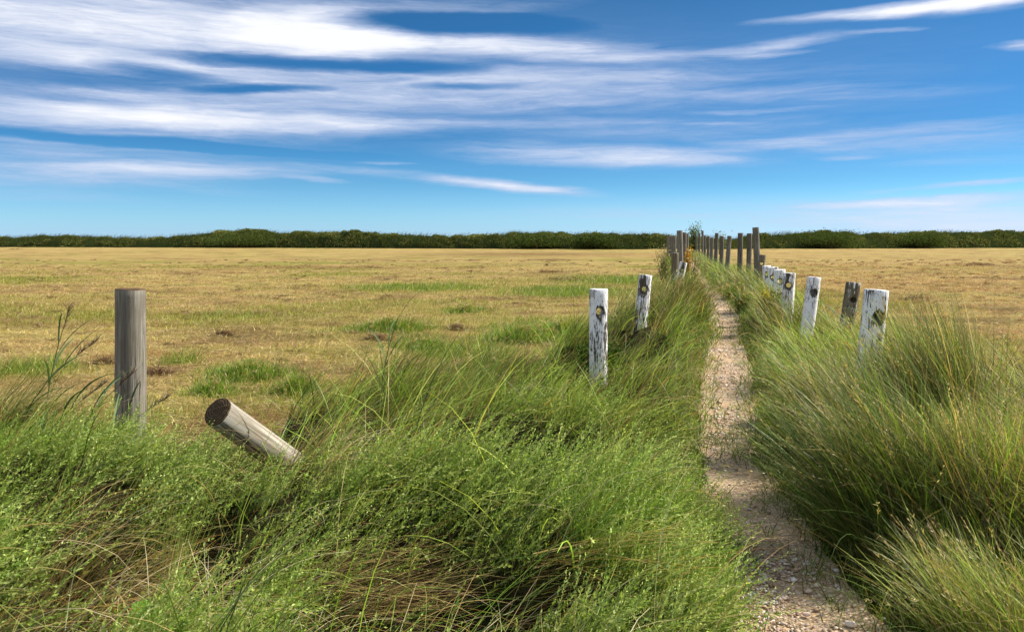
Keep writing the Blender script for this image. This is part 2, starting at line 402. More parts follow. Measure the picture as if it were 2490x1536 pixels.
# ------------------------------------------------------------ mesh accumulators
class Acc:
    def __init__(s): s.v = []; s.f = []; s.c = []; s.n = 0
    def add(s, v, f, c):
        s.v.append(v.reshape(-1, 3).astype(np.float32)); s.f.append((f + s.n).reshape(-1, 4).astype(np.int32))
        s.c.append(c.reshape(-1, 3).astype(np.float32)); s.n += v.reshape(-1, 3).shape[0]
    def build(s, name, mat, parent=None, origin=None, smooth=False):
        v = np.concatenate(s.v); f = np.concatenate(s.f); c = np.concatenate(s.c)
        if origin is not None: v = v - np.array(origin, np.float32)
        me = bpy.data.meshes.new(name)
        me.vertices.add(len(v)); me.vertices.foreach_set('co', v.ravel())
        me.loops.add(f.size); me.loops.foreach_set('vertex_index', f.ravel())
        me.polygons.add(len(f)); me.polygons.foreach_set('loop_start', np.arange(0, f.size, 4, dtype=np.int32))
        if smooth: me.polygons.foreach_set('use_smooth', np.ones(len(f), bool))
        a = me.color_attributes.new('col', 'FLOAT_COLOR', 'POINT')
        a.data.foreach_set('color', np.concatenate([np.clip(c, 0, 1), np.ones((len(c), 1), np.float32)], 1).ravel())
        me.update(calc_edges=True)
        me.materials.append(mat)
        o = bpy.data.objects.new(name, me); col.objects.link(o)
        if origin is not None and parent is None: o.location = origin
        o.parent = parent
        return o

def N1(a, n): return np.broadcast_to(np.asarray(a, float), (n,)) if np.ndim(a) <= 1 else a
def C3(a, n):
    a = np.asarray(a, float)
    return np.broadcast_to(a, (n, 3)) if a.ndim == 1 else a
def curve(base, L, az, tilt, bend, n, power=1.3, sway=0.0):
    m = len(base)
    L, az, tilt, bend = (N1(q, m) for q in (L, az, tilt, bend))
    t = (np.arange(n) + .5) / n
    ang = tilt[:, None] + bend[:, None] * t[None] ** power
    aa = az[:, None] + sway * (rng.random(m) - .5)[:, None] * t[None]
    st = (L / n)[:, None]
    dx = np.sin(ang) * np.cos(aa) * st; dy = np.sin(ang) * np.sin(aa) * st; dz = np.cos(ang) * st
    p = np.zeros((m, n + 1, 3)); p[:, 0] = base
    p[:, 1:, 0] = base[:, 0:1] + np.cumsum(dx, 1)
    p[:, 1:, 1] = base[:, 1:2] + np.cumsum(dy, 1)
    p[:, 1:, 2] = base[:, 2:3] + np.cumsum(dz, 1)
    return p
def blades(acc, base, L, az, tilt, bend, w, c0, c1, n=4, sway=.8, tip=.12, belly=False):
    m = len(base)
    if m == 0: return
    w = N1(w, m); az = N1(az, m); c0 = C3(c0, m); c1 = C3(c1, m)
    p = curve(base, L, az, tilt, bend, n, sway=sway)
    t = np.linspace(0, 1, n + 1)
    tap = (1 - t) ** .6 * (1 - tip) + tip
    if belly: tap = np.sin(np.pi * (t * .9 + .06)) ** .7 + .05
    sa = az + np.pi / 2 + (rng.random(m) - .5) * 2.2
    side = np.stack([np.cos(sa), np.sin(sa), (rng.random(m) - .5) * .6], 1)
    off = side[:, None, :] * (w[:, None] * tap[None] * .5)[:, :, None]
    v = np.stack([p - off, p + off], 2)
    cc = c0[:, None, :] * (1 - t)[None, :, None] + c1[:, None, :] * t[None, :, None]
    cc = np.repeat(cc[:, :, None, :], 2, 2)
    b = (np.arange(m) * (n + 1) * 2)[:, None] + (np.arange(n) * 2)[None]
    f = np.stack([b, b + 1, b + 3, b + 2], 2)
    acc.add(v, f, cc)
    return p
def seedheads(acc, p, cols, wts, k=9, size=.010):
    """small husks clustered along the last stretch of each stalk"""
    m = len(p)
    if m == 0: return
    t = rng.random((m, k)); a = p[:, -3][:, None]; b = p[:, -1][:, None]
    q = a + (b - a) * t[..., None]; d = unit(b - a) + rng.normal(size=(m, k, 3)) * .35
    leaves(acc, q.reshape(-1, 3), d.reshape(-1, 3), size * (.7 + .8 * rng.random(m * k)), size * .3, pal(m * k, cols, wts))
def unit(a): return a / (np.linalg.norm(a, axis=-1, keepdims=True) + 1e-9)
def leaves(acc, p, d, L, w, c, fold=0.0):
    m = len(p)
    if m == 0: return
    L = N1(L, m)[:, None]; w = N1(w, m)[:, None]; c = C3(c, m)
    d = unit(d); r = rng.normal(size=(m, 3)); s = unit(np.cross(d, r))
    k = p + d * L * .45
    v = np.stack([p, k + s * w * .5, p + d * L + np.array([0, 0, -1.]) * L * fold, k - s * w * .5], 1)
    b = (np.arange(m) * 4)[:, None] + np.arange(4)[None]
    acc.add(v, b, np.repeat(c[:, None], 4, 1))
def scatter(y0, y1, dens, xlim=None, k=.75, marg=1.0):
    """random points; dens per m2 at each distance"""
    P = []
    e = np.geomspace(y0, y1, max(2, int(np.log(y1 / y0) / .12) + 1))
    for a, b in zip(e[:-1], e[1:]):
        x0 = -(k * b + marg); x1 = k * b + marg
        if xlim: x0 = max(x0, xlim[0]); x1 = min(x1, xlim[1])
        if x1 <= x0: continue
        q = rng.random((rng.poisson(dens((a + b) / 2) * (x1 - x0) * (b - a)), 2))
        P.append(np.stack([x0 + q[:, 0] * (x1 - x0), a + q[:, 1] * (b - a)], 1))
    return np.concatenate(P)
def onG(xy, dz=-.01):
    return np.stack([xy[:, 0], xy[:, 1], H(xy[:, 0], xy[:, 1]) + dz], 1)
def keep(xy, prob):
    return xy[rng.random(len(xy)) < prob]
def pal(n, cols, wts, jit=.22):
    cols = np.array(cols); w = np.array(wts, float); w /= w.sum()
    i = rng.choice(len(cols), n, p=w)
    return cols[i] * (1 + (rng.random((n, 1)) - .5) * 2 * jit) * (1 + (rng.random((n, 3)) - .5) * .12)

G_DEEP, G_MID, G_FRESH, G_YEL = (.05, .085, .016), (.12, .18, .030), (.21, .33, .042), (.36, .42, .08)
STRAW, GOLD, PALE, BRN, OLIVE = (.54, .40, .15), (.44, .27, .06), (.58, .50, .28), (.17, .095, .04), (.17, .16, .035)

# ------------------------------------------------------------ ground, path
def build_ground():
    fr = np.linspace(-48, 48, 300)
    rest = np.linspace(48, 312, 90)[1:-1]
    ang = np.radians(np.concatenate([fr, rest]))
    rad = np.concatenate([[0.0], np.geomspace(.5, 7000, 430)])
    A, Rr = np.meshgrid(ang, rad)
    x = Rr * np.sin(A); y = Rr * np.cos(A)
    z = H(x, y) * (Rr < 400)
    l, r = zones(x, y)
    pl, pr = path_edges(y)
    inpath = np.minimum(x - pl, pr - x)
    z = z - .02 * sstep(-.02, .1, inpath) * (y > 1)
    v = np.stack([x, y, z], 2).reshape(-1, 3)
    nr, na = x.shape
    i, j = np.meshgrid(np.arange(nr - 1), np.arange(na), indexing='ij')
    j2 = (j + 1) % na
    f = np.stack([i * na + j, (i + 1) * na + j, (i + 1) * na + j2, i * na + j2], 2).reshape(-1, 4)
    me = bpy.data.meshes.new('field_ground')
    me.vertices.add(len(v)); me.vertices.foreach_set('co', v.astype(np.float32).ravel())
    me.loops.add(f.size); me.loops.foreach_set('vertex_index', f.astype(np.int32).ravel())
    me.polygons.add(len(f)); me.polygons.foreach_set('loop_start', np.arange(0, f.size, 4, dtype=np.int32))
    me.polygons.foreach_set('use_smooth', np.ones(len(f), bool))
    g, b = field_attr(x, y)
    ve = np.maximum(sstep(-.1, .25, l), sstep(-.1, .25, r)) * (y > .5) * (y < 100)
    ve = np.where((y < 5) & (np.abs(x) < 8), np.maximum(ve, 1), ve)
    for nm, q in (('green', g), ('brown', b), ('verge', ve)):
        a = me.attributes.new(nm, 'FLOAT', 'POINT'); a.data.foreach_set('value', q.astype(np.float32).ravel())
    me.update(calc_edges=True)
    me.materials.append(field_mat())
    o = bpy.data.objects.new('ground', me); col.objects.link(o)
    # flip check: faces must look up
    if me.polygons[len(f) // 2].normal.z < 0:
        bm = bmesh.new(); bm.from_mesh(me); bmesh.ops.reverse_faces(bm, faces=bm.faces); bm.to_mesh(me); bm.free()
    tag(o, 'flat mown field of dry straw and green patches', 'ground', kind='structure')
    # path: a sheet of trodden gravel lying in its groove
    ys = np.geomspace(1.2, 100, 340); u = np.linspace(0, 1, 25)
    pl, pr = path_edges(ys)
    jl = (fbm(ys * 2.3, ys * 0, 61) - .5) * .22; jr = (fbm(ys * 2.1, ys * 0 + 5, 62) - .5) * .22
    X = (pl + jl - .06)[:, None] * (1 - u) + (pr + jr + .06)[:, None] * u
    Y = np.repeat(ys[:, None], 25, 1)
    Z = H(X, Y) * 0 + .006 * (fbm(X * 4, Y * 4, 63) - .5) * 2 - .014 * np.sin(np.pi * u)[None] + .016
    gz = H(X, Y) - .02 * sstep(-.02, .1, np.minimum(X - pl[:, None], pr[:, None] - X))
    Z = np.maximum(Z, gz + .004)
    edge = np.minimum(u, 1 - u)[None]
    Z = Z - .03 * (1 - sstep(0, .04, edge))
    v = np.stack([X, Y, Z], 2).reshape(-1, 3)
    i, j = np.meshgrid(np.arange(len(ys) - 1), np.arange(24), indexing='ij')
    f = np.stack([i * 25 + j, i * 25 + j + 1, (i + 1) * 25 + j + 1, (i + 1) * 25 + j], 2).reshape(-1, 4)
    me = bpy.data.meshes.new('path')
    me.from_pydata(v.tolist(), [], f.tolist())
    me.polygons.foreach_set('use_smooth', np.ones(len(f), bool))
    me.materials.append(path_mat())
    o = bpy.data.objects.new('path', me); col.objects.link(o)
    tag(o, 'narrow trodden footpath of sand and gravel', 'path', kind='structure')

ICO = np.array([(0, 0, 1), (.894, 0, .447), (.276, .851, .447), (-.724, .526, .447), (-.724, -.526, .447), (.276, -.851, .447),
                (.724, .526, -.447), (-.276, .851, -.447), (-.894, 0, -.447), (-.276, -.851, -.447), (.724, -.526, -.447), (0, 0, -1)])
ICF = [(0, 1, 2), (0, 2, 3), (0, 3, 4), (0, 4, 5), (0, 5, 1), (1, 6, 2), (2, 7, 3), (3, 8, 4), (4, 9, 5), (5, 10, 1),
       (2, 6, 7), (3, 7, 8), (4, 8, 9), (5, 9, 10), (1, 10, 6), (11, 7, 6), (11, 8, 7), (11, 9, 8), (11, 10, 9), (11, 6, 10)]
def build_gravel():
    xy = scatter(1.6, 26, lambda y: 13000 / (1 + (y / 3.0) ** 1.7), (-1, 8), .6, .5)
    pl, pr = path_edges(xy[:, 1])
    u = (xy[:, 0] - pl) / (pr - pl)
    cl = fbm(xy[:, 0] * 1.5, xy[:, 1] * 1.5, 71)
    prob = sstep(-.06, .12, u) * sstep(1.06, .75, u) * sstep(.44, .62, cl + .12 * np.exp(-((xy[:, 1] - 3.3) / 1.2) ** 2) + .05 * np.exp(-((xy[:, 1] - 8.5) / 2.) ** 2)) + .05 * (u > -.1) * (u < 1.1)
    xy = keep(xy, np.where((u > -.15) & (u < 1.15), prob, 0))
    m = len(xy)
    s = np.minimum(.0018 + rng.gamma(1.8, .0015, m), .015) * (1 + xy[:, 1] / 18)
    z = .012 - .012 + .008 + s * .25
    rot = rng.random(m) * 6.28
    sc3 = np.stack([s * (.8 + .6 * rng.random(m)), s * (.7 + .4 * rng.random(m)), s * (.4 + .3 * rng.random(m))], 1)
    v = ICO[None] * (1 + (rng.random((m, 12, 1)) - .5) * .5) * sc3[:, None]
    c, q = np.cos(rot)[:, None], np.sin(rot)[:, None]
    v = np.stack([v[..., 0] * c - v[..., 1] * q, v[..., 0] * q + v[..., 1] * c, v[..., 2]], 2)
    v = v + np.stack([xy[:, 0], xy[:, 1], z], 1)[:, None]
    f = np.array(ICF)[None] + (np.arange(m) * 12)[:, None, None]
    cc = pal(m, [(.80, .74, .66), (.62, .47, .35), (.42, .30, .20), (.22, .15, .10), (.66, .55, .44)], [2.2, 3, 2, 1.2, 2])
    v = v.reshape(-1, 3); f = f.reshape(-1, 3)
    me = bpy.data.meshes.new('gravel')
    me.vertices.add(len(v)); me.vertices.foreach_set('co', v.astype(np.float32).ravel())
    me.loops.add(f.size); me.loops.foreach_set('vertex_index', f.astype(np.int32).ravel())
    me.polygons.add(len(f)); me.polygons.foreach_set('loop_start', np.arange(0, f.size, 3, dtype=np.int32))
    a = me.color_attributes.new('col', 'FLOAT_COLOR', 'POINT')
    cc = np.repeat(cc, 12, 0)
    a.data.foreach_set('color', np.concatenate([cc, np.ones((len(cc), 1))], 1).astype(np.float32).ravel())
    me.update(calc_edges=True); me.materials.append(stone_mat())
    o = bpy.data.objects.new('gravel', me); col.objects.link(o)
    tag(o, 'loose pale gravel strewn on the footpath', 'gravel', kind='stuff')

# ------------------------------------------------------------ the mown field
def build_stubble():
    acc = Acc()
    xy = scatter(4.6, 48, lambda y: 1900 * (6 / y) ** 1.35 if y > 6 else 1900)
    l, r = zones(xy[:, 0], xy[:, 1]); pl, pr = path_edges(xy[:, 1])
    out = 1 - np.maximum(sstep(-.1, .5, l), sstep(-.1, .5, r))
    inp = (xy[:, 0] > pl - .05) & (xy[:, 0] < pr + .05)
    g, b = field_attr(xy[:, 0], xy[:, 1])
    cl = .35 + .9 * fbm(xy[:, 0] * 2.2, xy[:, 1] * 2.2, 81)
    xy = keep(xy, np.where(inp, 0, out * cl * (1 - .35 * b)))
    g, b = field_attr(xy[:, 0], xy[:, 1])
    m = len(xy); y = xy[:, 1]
    u = rng.random(m)
    isg = u < np.clip(g * 1.05, 0, .93)
    isb = (~isg) & (rng.random(m) < b * .6)
    c = pal(m, [STRAW, (.62, .45, .20), (.46, .30, .11), (.42, .40, .08)], [3, 2.2, 1.5, 1])
    k = (xy[:, 0] < .2 * y + .5) & (rng.random(m) < .52); c[k] = pal(k.sum(), [(.44, .41, .09), (.50, .42, .13)], [1, 1])
    rum = fbm(xy[:, 0] * 1.6, y * 2.6, 84)
    c = c * (.5 + .8 * sstep(.36, .60, rum))[:, None]
    c = c * (.78 + .44 * vn(xy[:, 0] * .045 + 3, y * 1.05 + xy[:, 0] * .02, 85))[:, None]
    lush0 = pxzone(GREEN, xy[:, 0], y) > .35
    c[isg] = pal(isg.sum(), [(.30, .32, .05), (.42, .40, .08), (.24, .27, .04)], [3, 3, 1.5])
    k = isg & lush0; c[k] = pal(k.sum(), [(.15, .24, .03), (.24, .34, .045), (.36, .40, .08)], [2, 3, 2])
    c[isb] = pal(isb.sum(), [(.10, .055, .025), (.20, .11, .05), (.32, .19, .09)], [2, 2, 1])
    wd = .0022 + .00042 * y
    c[isg] *= .8 + .5 * rng.random((isg.sum(), 1))
    c = c * np.where((xy[:, 0] > .2 * y + 1.5)[:, None], np.array([1.1, .96, .88]), 1.0)
    lush = pxzone(GREEN, xy[:, 0], y)
    hh = fbm(xy[:, 0] * .9, y * .9, 83)
    L = np.where(isg, .055 + .10 * rng.random(m) * (.5 + hh) + .17 * lush * rng.random(m), .035 + .075 * rng.random(m) * (.4 + hh)) * (1 - .35 * sstep(15, 45, y))
    tilt = np.where(isg, .1 + .5 * rng.random(m), .3 + 1.1 * rng.random(m))
    c = c * (.8 + .4 * rng.random((m, 1)))
    tilt = np.where(isb, 1.0 + .5 * rng.random(m), tilt)
    az = np.where(rng.random(m) < .65, rng.normal(0, .8, m), rng.random(m) * 6.28)
    blades(acc, onG(xy), L, az, tilt, .3 + .6 * rng.random(m), wd, c * .8, c, n=2)
    # cut straw lying flat
    xy = scatter(5.5, 40, lambda y: 420 * (6 / y) ** 1.3 if y > 6 else 420)
    l, r = zones(xy[:, 0], xy[:, 1]); pl, pr = path_edges(xy[:, 1])
    inp = (xy[:, 0] > pl) & (xy[:, 0] < pr)
    g, b = field_attr(xy[:, 0], xy[:, 1])
    xy = keep(xy, np.where(inp | (l > .2) | (r > .2), 0, (.35 + .65 * b) * (1 - .8 * g)))
    m = len(xy); g, b = field_attr(xy[:, 0], xy[:, 1])
    c = pal(m, [(.56, .42, .22), (.40, .27, .12), BRN], [3, 2, 1]); c = c * (1 - .45 * b[:, None])
    blades(acc, onG(xy, .012 + .02 * rng.random(m)), .08 + .13 * rng.random(m), rng.random(m) * 6.28, 1.25 + .35 * rng.random(m), (rng.random(m) - .2) * .5, .0025 + .0005 * xy[:, 1], c, c, n=2, sway=1.5)
    # rumpled heaps of loose hay
    ce = scatter(5.2, 60, lambda y: 4.6 / (1 + (y / 16) ** 1.3))
    l, rr = zones(ce[:, 0], ce[:, 1]); g, b = field_attr(ce[:, 0], ce[:, 1]); pl, pr = path_edges(ce[:, 1])
    rgt = ce[:, 0] > .2 * ce[:, 1] + 1.5
    ok = (l < .0) & (rr < .0) & ~((ce[:, 0] > pl - .2) & (ce[:, 0] < pr + .2)) & (rng.random(len(ce)) < np.where(rgt, .75, .26 + .74 * b) * (1 - .6 * g))
    ce = ce[ok]; rgt = rgt[ok]; per = 55; n = len(ce) * per
    ci = np.repeat(np.arange(len(ce)), per)
    rad = (.06 + .34 * rng.random(len(ce)) ** 2.5)[ci]; q = np.sqrt(rng.random(n)); th = rng.random(n) * 6.28
    xy = ce[ci] + np.stack([q * np.cos(th) * rad * 1.5, q * np.sin(th) * rad * .8], 1)
    hh = (.03 + .07 * rng.random(len(ce)))[ci] * (1 - q ** 2)
    base = onG(xy); base[:, 2] += hh * rng.random(n)
    tone = (.38 + .85 * rng.random(len(ce)))[ci]
    c = pal(n, [(.20, .12, .05), (.38, .25, .11), (.56, .40, .21)], [2, 3, 2]) * tone[:, None]
    c[rgt[ci]] = c[rgt[ci]] * np.array([1.25, 1.12, 1.05])
    blades(acc, base, .07 + .11 * rng.random(n), rng.random(n) * 6.28, 1.0 + .7 * rng.random(n), .5 * rng.random(n), .003 + .0005 * xy[:, 1], c * .8, c, n=2, sway=1.5)
    tag(acc.build('stubble', M_STRAW), 'short mown stubble and loose hay of straw and green', 'stubble', kind='stuff')

# ------------------------------------------------------------ verge grass
def build_verge():
    # --- left verge and foreground, fine long grass combed to the right by the wind
    acc = Acc()
    xy = scatter(1.7, 72, lambda y: 3300 / (1 + (y / 5.5) ** 1.7))
    x, y = xy.T
    l, r = zones(x, y)
    herb = herbmask(x, y)
    cl = fbm(x * 1.6, y * 1.6, 91)
    p = sstep(0, .35, l) * (1 - .88 * gapmask(x, y)) * (.15 + 1.3 * sstep(.35, .6, cl)) * np.where(y < 14, .22 + .95 * LUMP(x, y), 1) * (1 - .6 * sstep(3.0, 2.4, y)) * (1 - .94 * herb) * (.35 + .9 * sstep(.35, .6, fbm(x * 4.5, y * 4.5, 92)))
    xy = keep(xy, p); x, y = xy.T; m = len(xy)
    l, r = zones(x, y)
    cl2 = fbm(x * .9, y * .9, 93); h = sstep(0, .5, l)
    pl, pr = path_edges(y); ep = np.clip((pl - x) / .5, 0, 1)
    L = (.14 + .36 * h * ep * (.35 + 1.1 * cl2) * (1 + .35 * sstep(8.5, 12, y))) * (.6 + .7 * rng.random(m)) * (.5 + .75 * LUMP(x, y)) * (1 - .8 * post_clear(x, y))
    L = np.where(y > 16, L * .85, L)
    wind = (fbm(x * .8, y * .8, 95) - .5) * 2.4
    az = wind + rng.normal(0, .45, m)
    az = np.where(rng.random(m) < .18, rng.random(m) * 6.28, az)
    tilt = .12 + .45 * rng.random(m); bend = .5 + 1.1 * rng.random(m)
    br = sstep(.47, .66, fbm(x * .7 + 3, y * .7, 97) + .10 * sstep(8, 12, y) - .06 * sstep(9, 4, y))
    u = rng.random(m)
    c = pal(m, [G_DEEP, G_MID, G_FRESH, G_YEL], [1.6, 2.8, 3.0, 2.2], .4)
    c = c * (.8 + 1.0 * sstep(.35, .65, fbm(x * 1.9, y * 1.9, 98)))[:, None]
    isb = u < .05 + .42 * br
    c[isb] = pal(isb.sum(), [STRAW, BRN, (.30, .19, .07), OLIVE], [1.2, 1.5, 2.3, 1.6])
    wd = (.0024 + .00042 * y) * (.8 + 1.5 * rng.random(m) ** 3)
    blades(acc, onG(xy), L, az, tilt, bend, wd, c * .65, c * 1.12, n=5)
    for (px, py, rx, ry, n_, L0, L1) in ((1560, 1370, .38, .42, 7000, .12, .26), (1620, 1240, .26, .3, 3500, .10, .22), (1230, 1010, .5, .5, 4500, .18, .38), (60, 1200, .6, .35, 3500, .15, .35)):
        c_ = gnd(px * DS, py * DS, .12); q = np.sqrt(rng.random(n_)); th = rng.random(n_) * 6.28
        xy = np.stack([c_.x + q * np.cos(th) * rx, c_.y + q * np.sin(th) * ry], 1)
        xy = xy[zones(xy[:, 0], xy[:, 1])[0] > .02]; m = len(xy)
        cc = pal(m, [(.20, .33, .035), (.30, .42, .06), (.14, .24, .03), G_YEL], [3, 2.2, 2, 1], .3)
        blades(acc, onG(xy), L0 + (L1 - L0) * rng.random(m), rng.normal(.3, .9, m), .05 + .45 * rng.random(m), .2 + .9 * rng.random(m), .0036, cc * .6, cc * 1.1, n=4)
    tag(acc.build('verge_grass', M_GRASS), 'long fine wind-combed grass left of the footpath', 'grass', kind='stuff')
    acc = Acc()
    xy = scatter(2.0, 34, lambda y: 150 / (1 + (y / 7) ** 1.7)); x, y = xy.T
    l, r = zones(x, y); xy = keep(xy, np.maximum(sstep(.1, .4, l), sstep(.1, .4, r)) * sstep(.35, .6, fbm(x * 2, y * 2, 99)) * (1 - .8 * gapmask(x, y))); x, y = xy.T; m = len(xy)
    c = pal(m, [(.46, .48, .14), PALE, STRAW, (.30, .38, .10)], [3, 1.2, 1.8, 3], .3)
    L = (.25 + .35 * rng.random(m)) * (1 - .25 * (y < 6) * (x < 1)); a0 = np.where(x > path_edges(y)[0], 2.6, .1) + rng.normal(0, .7, m)
    blades(acc, onG(xy), L, a0, .1 + .5 * rng.random(m), .5 + 1.4 * rng.random(m), (.0030 + .0005 * y) * np.where(rng.random(m) < .22, 1.5 + .9 * sstep(3.5, 6, y), 1.0), c * .8, c, n=7, sway=1.2)
    tag(acc.build('bent_grass', M_GRASS), 'loose pale bent grass stalks standing out of both verges', 'grass', kind='stuff')
    # --- right verge
    acc = Acc()
    xy = scatter(1.7, 72, lambda y: 3300 / (1 + (y / 5.5) ** 1.7), (0, 22))
    x, y = xy.T
    l, r = zones(x, y); cl = fbm(x * 1.5, y * 1.5, 101)
    xy = keep(xy, sstep(0, .3, r) * (.3 + 1.1 * sstep(.3, .6, cl)) * np.where(y < 14, .35 + .85 * LUMP(x, y), 1)); x, y = xy.T; m = len(xy)
    l, r = zones(x, y); pl, pr = path_edges(y); ep = np.clip((x - pr) / .55, 0, 1)
    L = (.12 + .42 * sstep(0, .5, r) * ep * (.5 + .9 * fbm(x * .9, y * .9, 103))) * (.65 + .6 * rng.random(m)) * (.5 + .75 * LUMP(x, y)) * (1 - .8 * post_clear(x, y)) * (1 - .45 * sstep(3.4, 2.6, y))
    near = sstep(5.2, 3.2, y)
    az = np.where(rng.random(m) < .7, 2.6 + (fbm(x * .8, y * .8, 105) - .5) * 2.2 + rng.normal(0, .4, m), rng.random(m) * 6.28)
    c = pal(m, [G_DEEP, G_MID, G_FRESH, G_YEL], [1.8, 2.8, 2.4, 1.6], .4)
    c = c * (.75 + .9 * sstep(.35, .65, fbm(x * 1.9, y * 1.9, 108)))[:, None]
    u = rng.random(m); br = sstep(.42, .62, fbm(x * .8 + 9, y * .8, 107)); yl = near * sstep(1.6, 2.4, x)
    isb = u < .10 + .38 * br
    c[isb] = pal(isb.sum(), [STRAW, BRN, (.30, .20, .07), OLIVE], [1.3, 1.2, 2.0, 2.0])
    isy = (~isb) & (rng.random(m) < .45 * yl)
    c[isy] = pal(isy.sum(), [G_YEL, (.36, .38, .08), PALE], [3, 3, .8])
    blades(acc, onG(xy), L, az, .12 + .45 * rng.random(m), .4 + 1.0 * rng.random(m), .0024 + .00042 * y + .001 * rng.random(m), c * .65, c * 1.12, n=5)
    tag(acc.build('verge_grass', M_GRASS), 'long green and straw grass right of the footpath', 'grass', kind='stuff')
    # --- short fringe creeping over both path edges
    acc = Acc()
    xy = scatter(1.7, 40, lambda y: 5200 / (1 + (y / 4.) ** 1.6), (-.5, 10))
    x, y = xy.T; pl, pr = path_edges(y)
    e = np.minimum(np.abs(x - pl), np.abs(x - pr)); inside = (x > pl) & (x < pr)
    nz = fbm(x * 3, y * 3, 111)
    p = np.where(inside, sstep(.24, .0, e) * sstep(.35, .6, nz) * .8, sstep(.5, .15, e))
    far = sstep(16, 30, y); p = np.maximum(p, far * inside * .5 * sstep(.35, .55, nz))
    xy = keep(xy, p); x, y = xy.T; m = len(xy)
    c = pal(m, [G_DEEP, G_MID, G_FRESH, OLIVE, STRAW], [1.5, 3, 2.5, 1.2, .9])
    L = .05 + .13 * rng.random(m) * (1 + .5 * (y > 10))
    blades(acc, onG(xy, .0), L, rng.random(m) * 6.28, .2 + .8 * rng.random(m), .3 + .9 * rng.random(m), .003 + .00045 * y, c * .7, c * 1.1, n=3)
    xy = scatter(1.8, 22, lambda y: 130 / (1 + y / 8), (0, 8)); x, y = xy.T; pl, pr = path_edges(y)
    xy = xy[(x > pl) & (x < pr)]; m = len(xy)
    c = pal(m, [STRAW, PALE, BRN, (.3, .2, .1)], [2, 2, 2, 2], .3)
    blades(acc, np.stack([xy[:, 0], xy[:, 1], np.full(m, .016)], 1), .03 + .10 * rng.random(m) ** 2, rng.random(m) * 6.28, 1.5, .1, .0025 + .0003 * xy[:, 1], c, c, n=2, sway=1.0)
    tag(acc.build('edge_grass', M_GRASS), 'short green grass creeping over the footpath edges', 'grass', kind='stuff')

def herbmask(x, y):
    n = (fbm(x * 1.4, y * 1.4, 121) - .5) * 1.1
    a = np.exp(-((x + .3) / 1.55) ** 4 - ((y - 3.0) / 1.15) ** 4)
    b = np.exp(-((x + 2.3) / 1.3) ** 4 - ((y - 3.2) / 1.3) ** 4)
    c = .75 * g2(x, y, .2, 5.2, 1.2, .8) + .55 * g2(x, y, -1.9, 5.0, .6, .5)
    return np.clip(sstep(.25, .8, np.maximum(np.maximum(a, b), c) + n * .5), 0, 1)

def herb_stems(acc, xy, Lr=(.18, .42), az=None, tone=1.0, tips=None, step=.0085):
    x, y = xy.T; m = len(xy)
    L = (Lr[0] + (Lr[1] - Lr[0]) * rng.random(m)) * (.7 + .4 * LUMP(x, y))
    if az is None: az = (fbm(x * .9, y * .9, 131) - .5) * 2.2 + rng.normal(0, .45, m)
    base = onG(xy)
    tilt = .35 + .75 * rng.random(m); bend = -.2 + 1.0 * rng.random(m)
    n = 12
    state = rng.bit_generator.state
    p = curve(base, L, az, tilt, bend, n, sway=.8)
    hue = fbm(x * 1.1, y * 1.1, 133)[:, None]
    cs = pal(m, [(.085, .13, .026), (.15, .21, .04), (.24, .30, .06)], [2, 3, 2]) * tone
    ctip = pal(m, [(.38, .50, .11), (.54, .62, .20), (.26, .38, .07)], [3, 2.6, 2]) * tone
    # stem ribbons
    rng.bit_generator.state = state
    blades(acc, base, L, az, tilt, bend, .0026, cs * .7, ctip * .9, n=n)
    # leaves along it
    K = int(Lr[1] / step)
    t = (np.arange(K) + .5) / K
    seg = np.minimum((t * n).astype(int), n - 1); fr = t * n - seg
    pos = p[:, seg] * (1 - fr)[None, :, None] + p[:, seg + 1] * fr[None, :, None]
    dr = unit(p[:, seg + 1] - p[:, seg])
    keepm = rng.random((m, K)) < np.clip(.25 + 1.1 * t, 0, .95)[None]
    side = unit(np.cross(dr, rng.normal(size=(m, K, 3))))
    d = dr * 1.0 + side * (.95 - .3 * t)[None, :, None]
    tt = np.broadcast_to(t, (m, K))
    LL = (.012 + .022 * rng.random((m, K)) ** 1.5) * (1.25 - .80 * tt)
    ww = LL * (.22 + .14 * rng.random((m, K)) + .12 * tt)
    cc = cs[:, None] * (1 - tt ** 1.6)[..., None] + ctip[:, None] * (tt ** 1.6)[..., None]
    cc = cc * (1 + (rng.random((m, K, 1)) - .5) * .4)
    k = keepm
    leaves(acc, pos[k], d[k], LL[k], ww[k], cc[k])

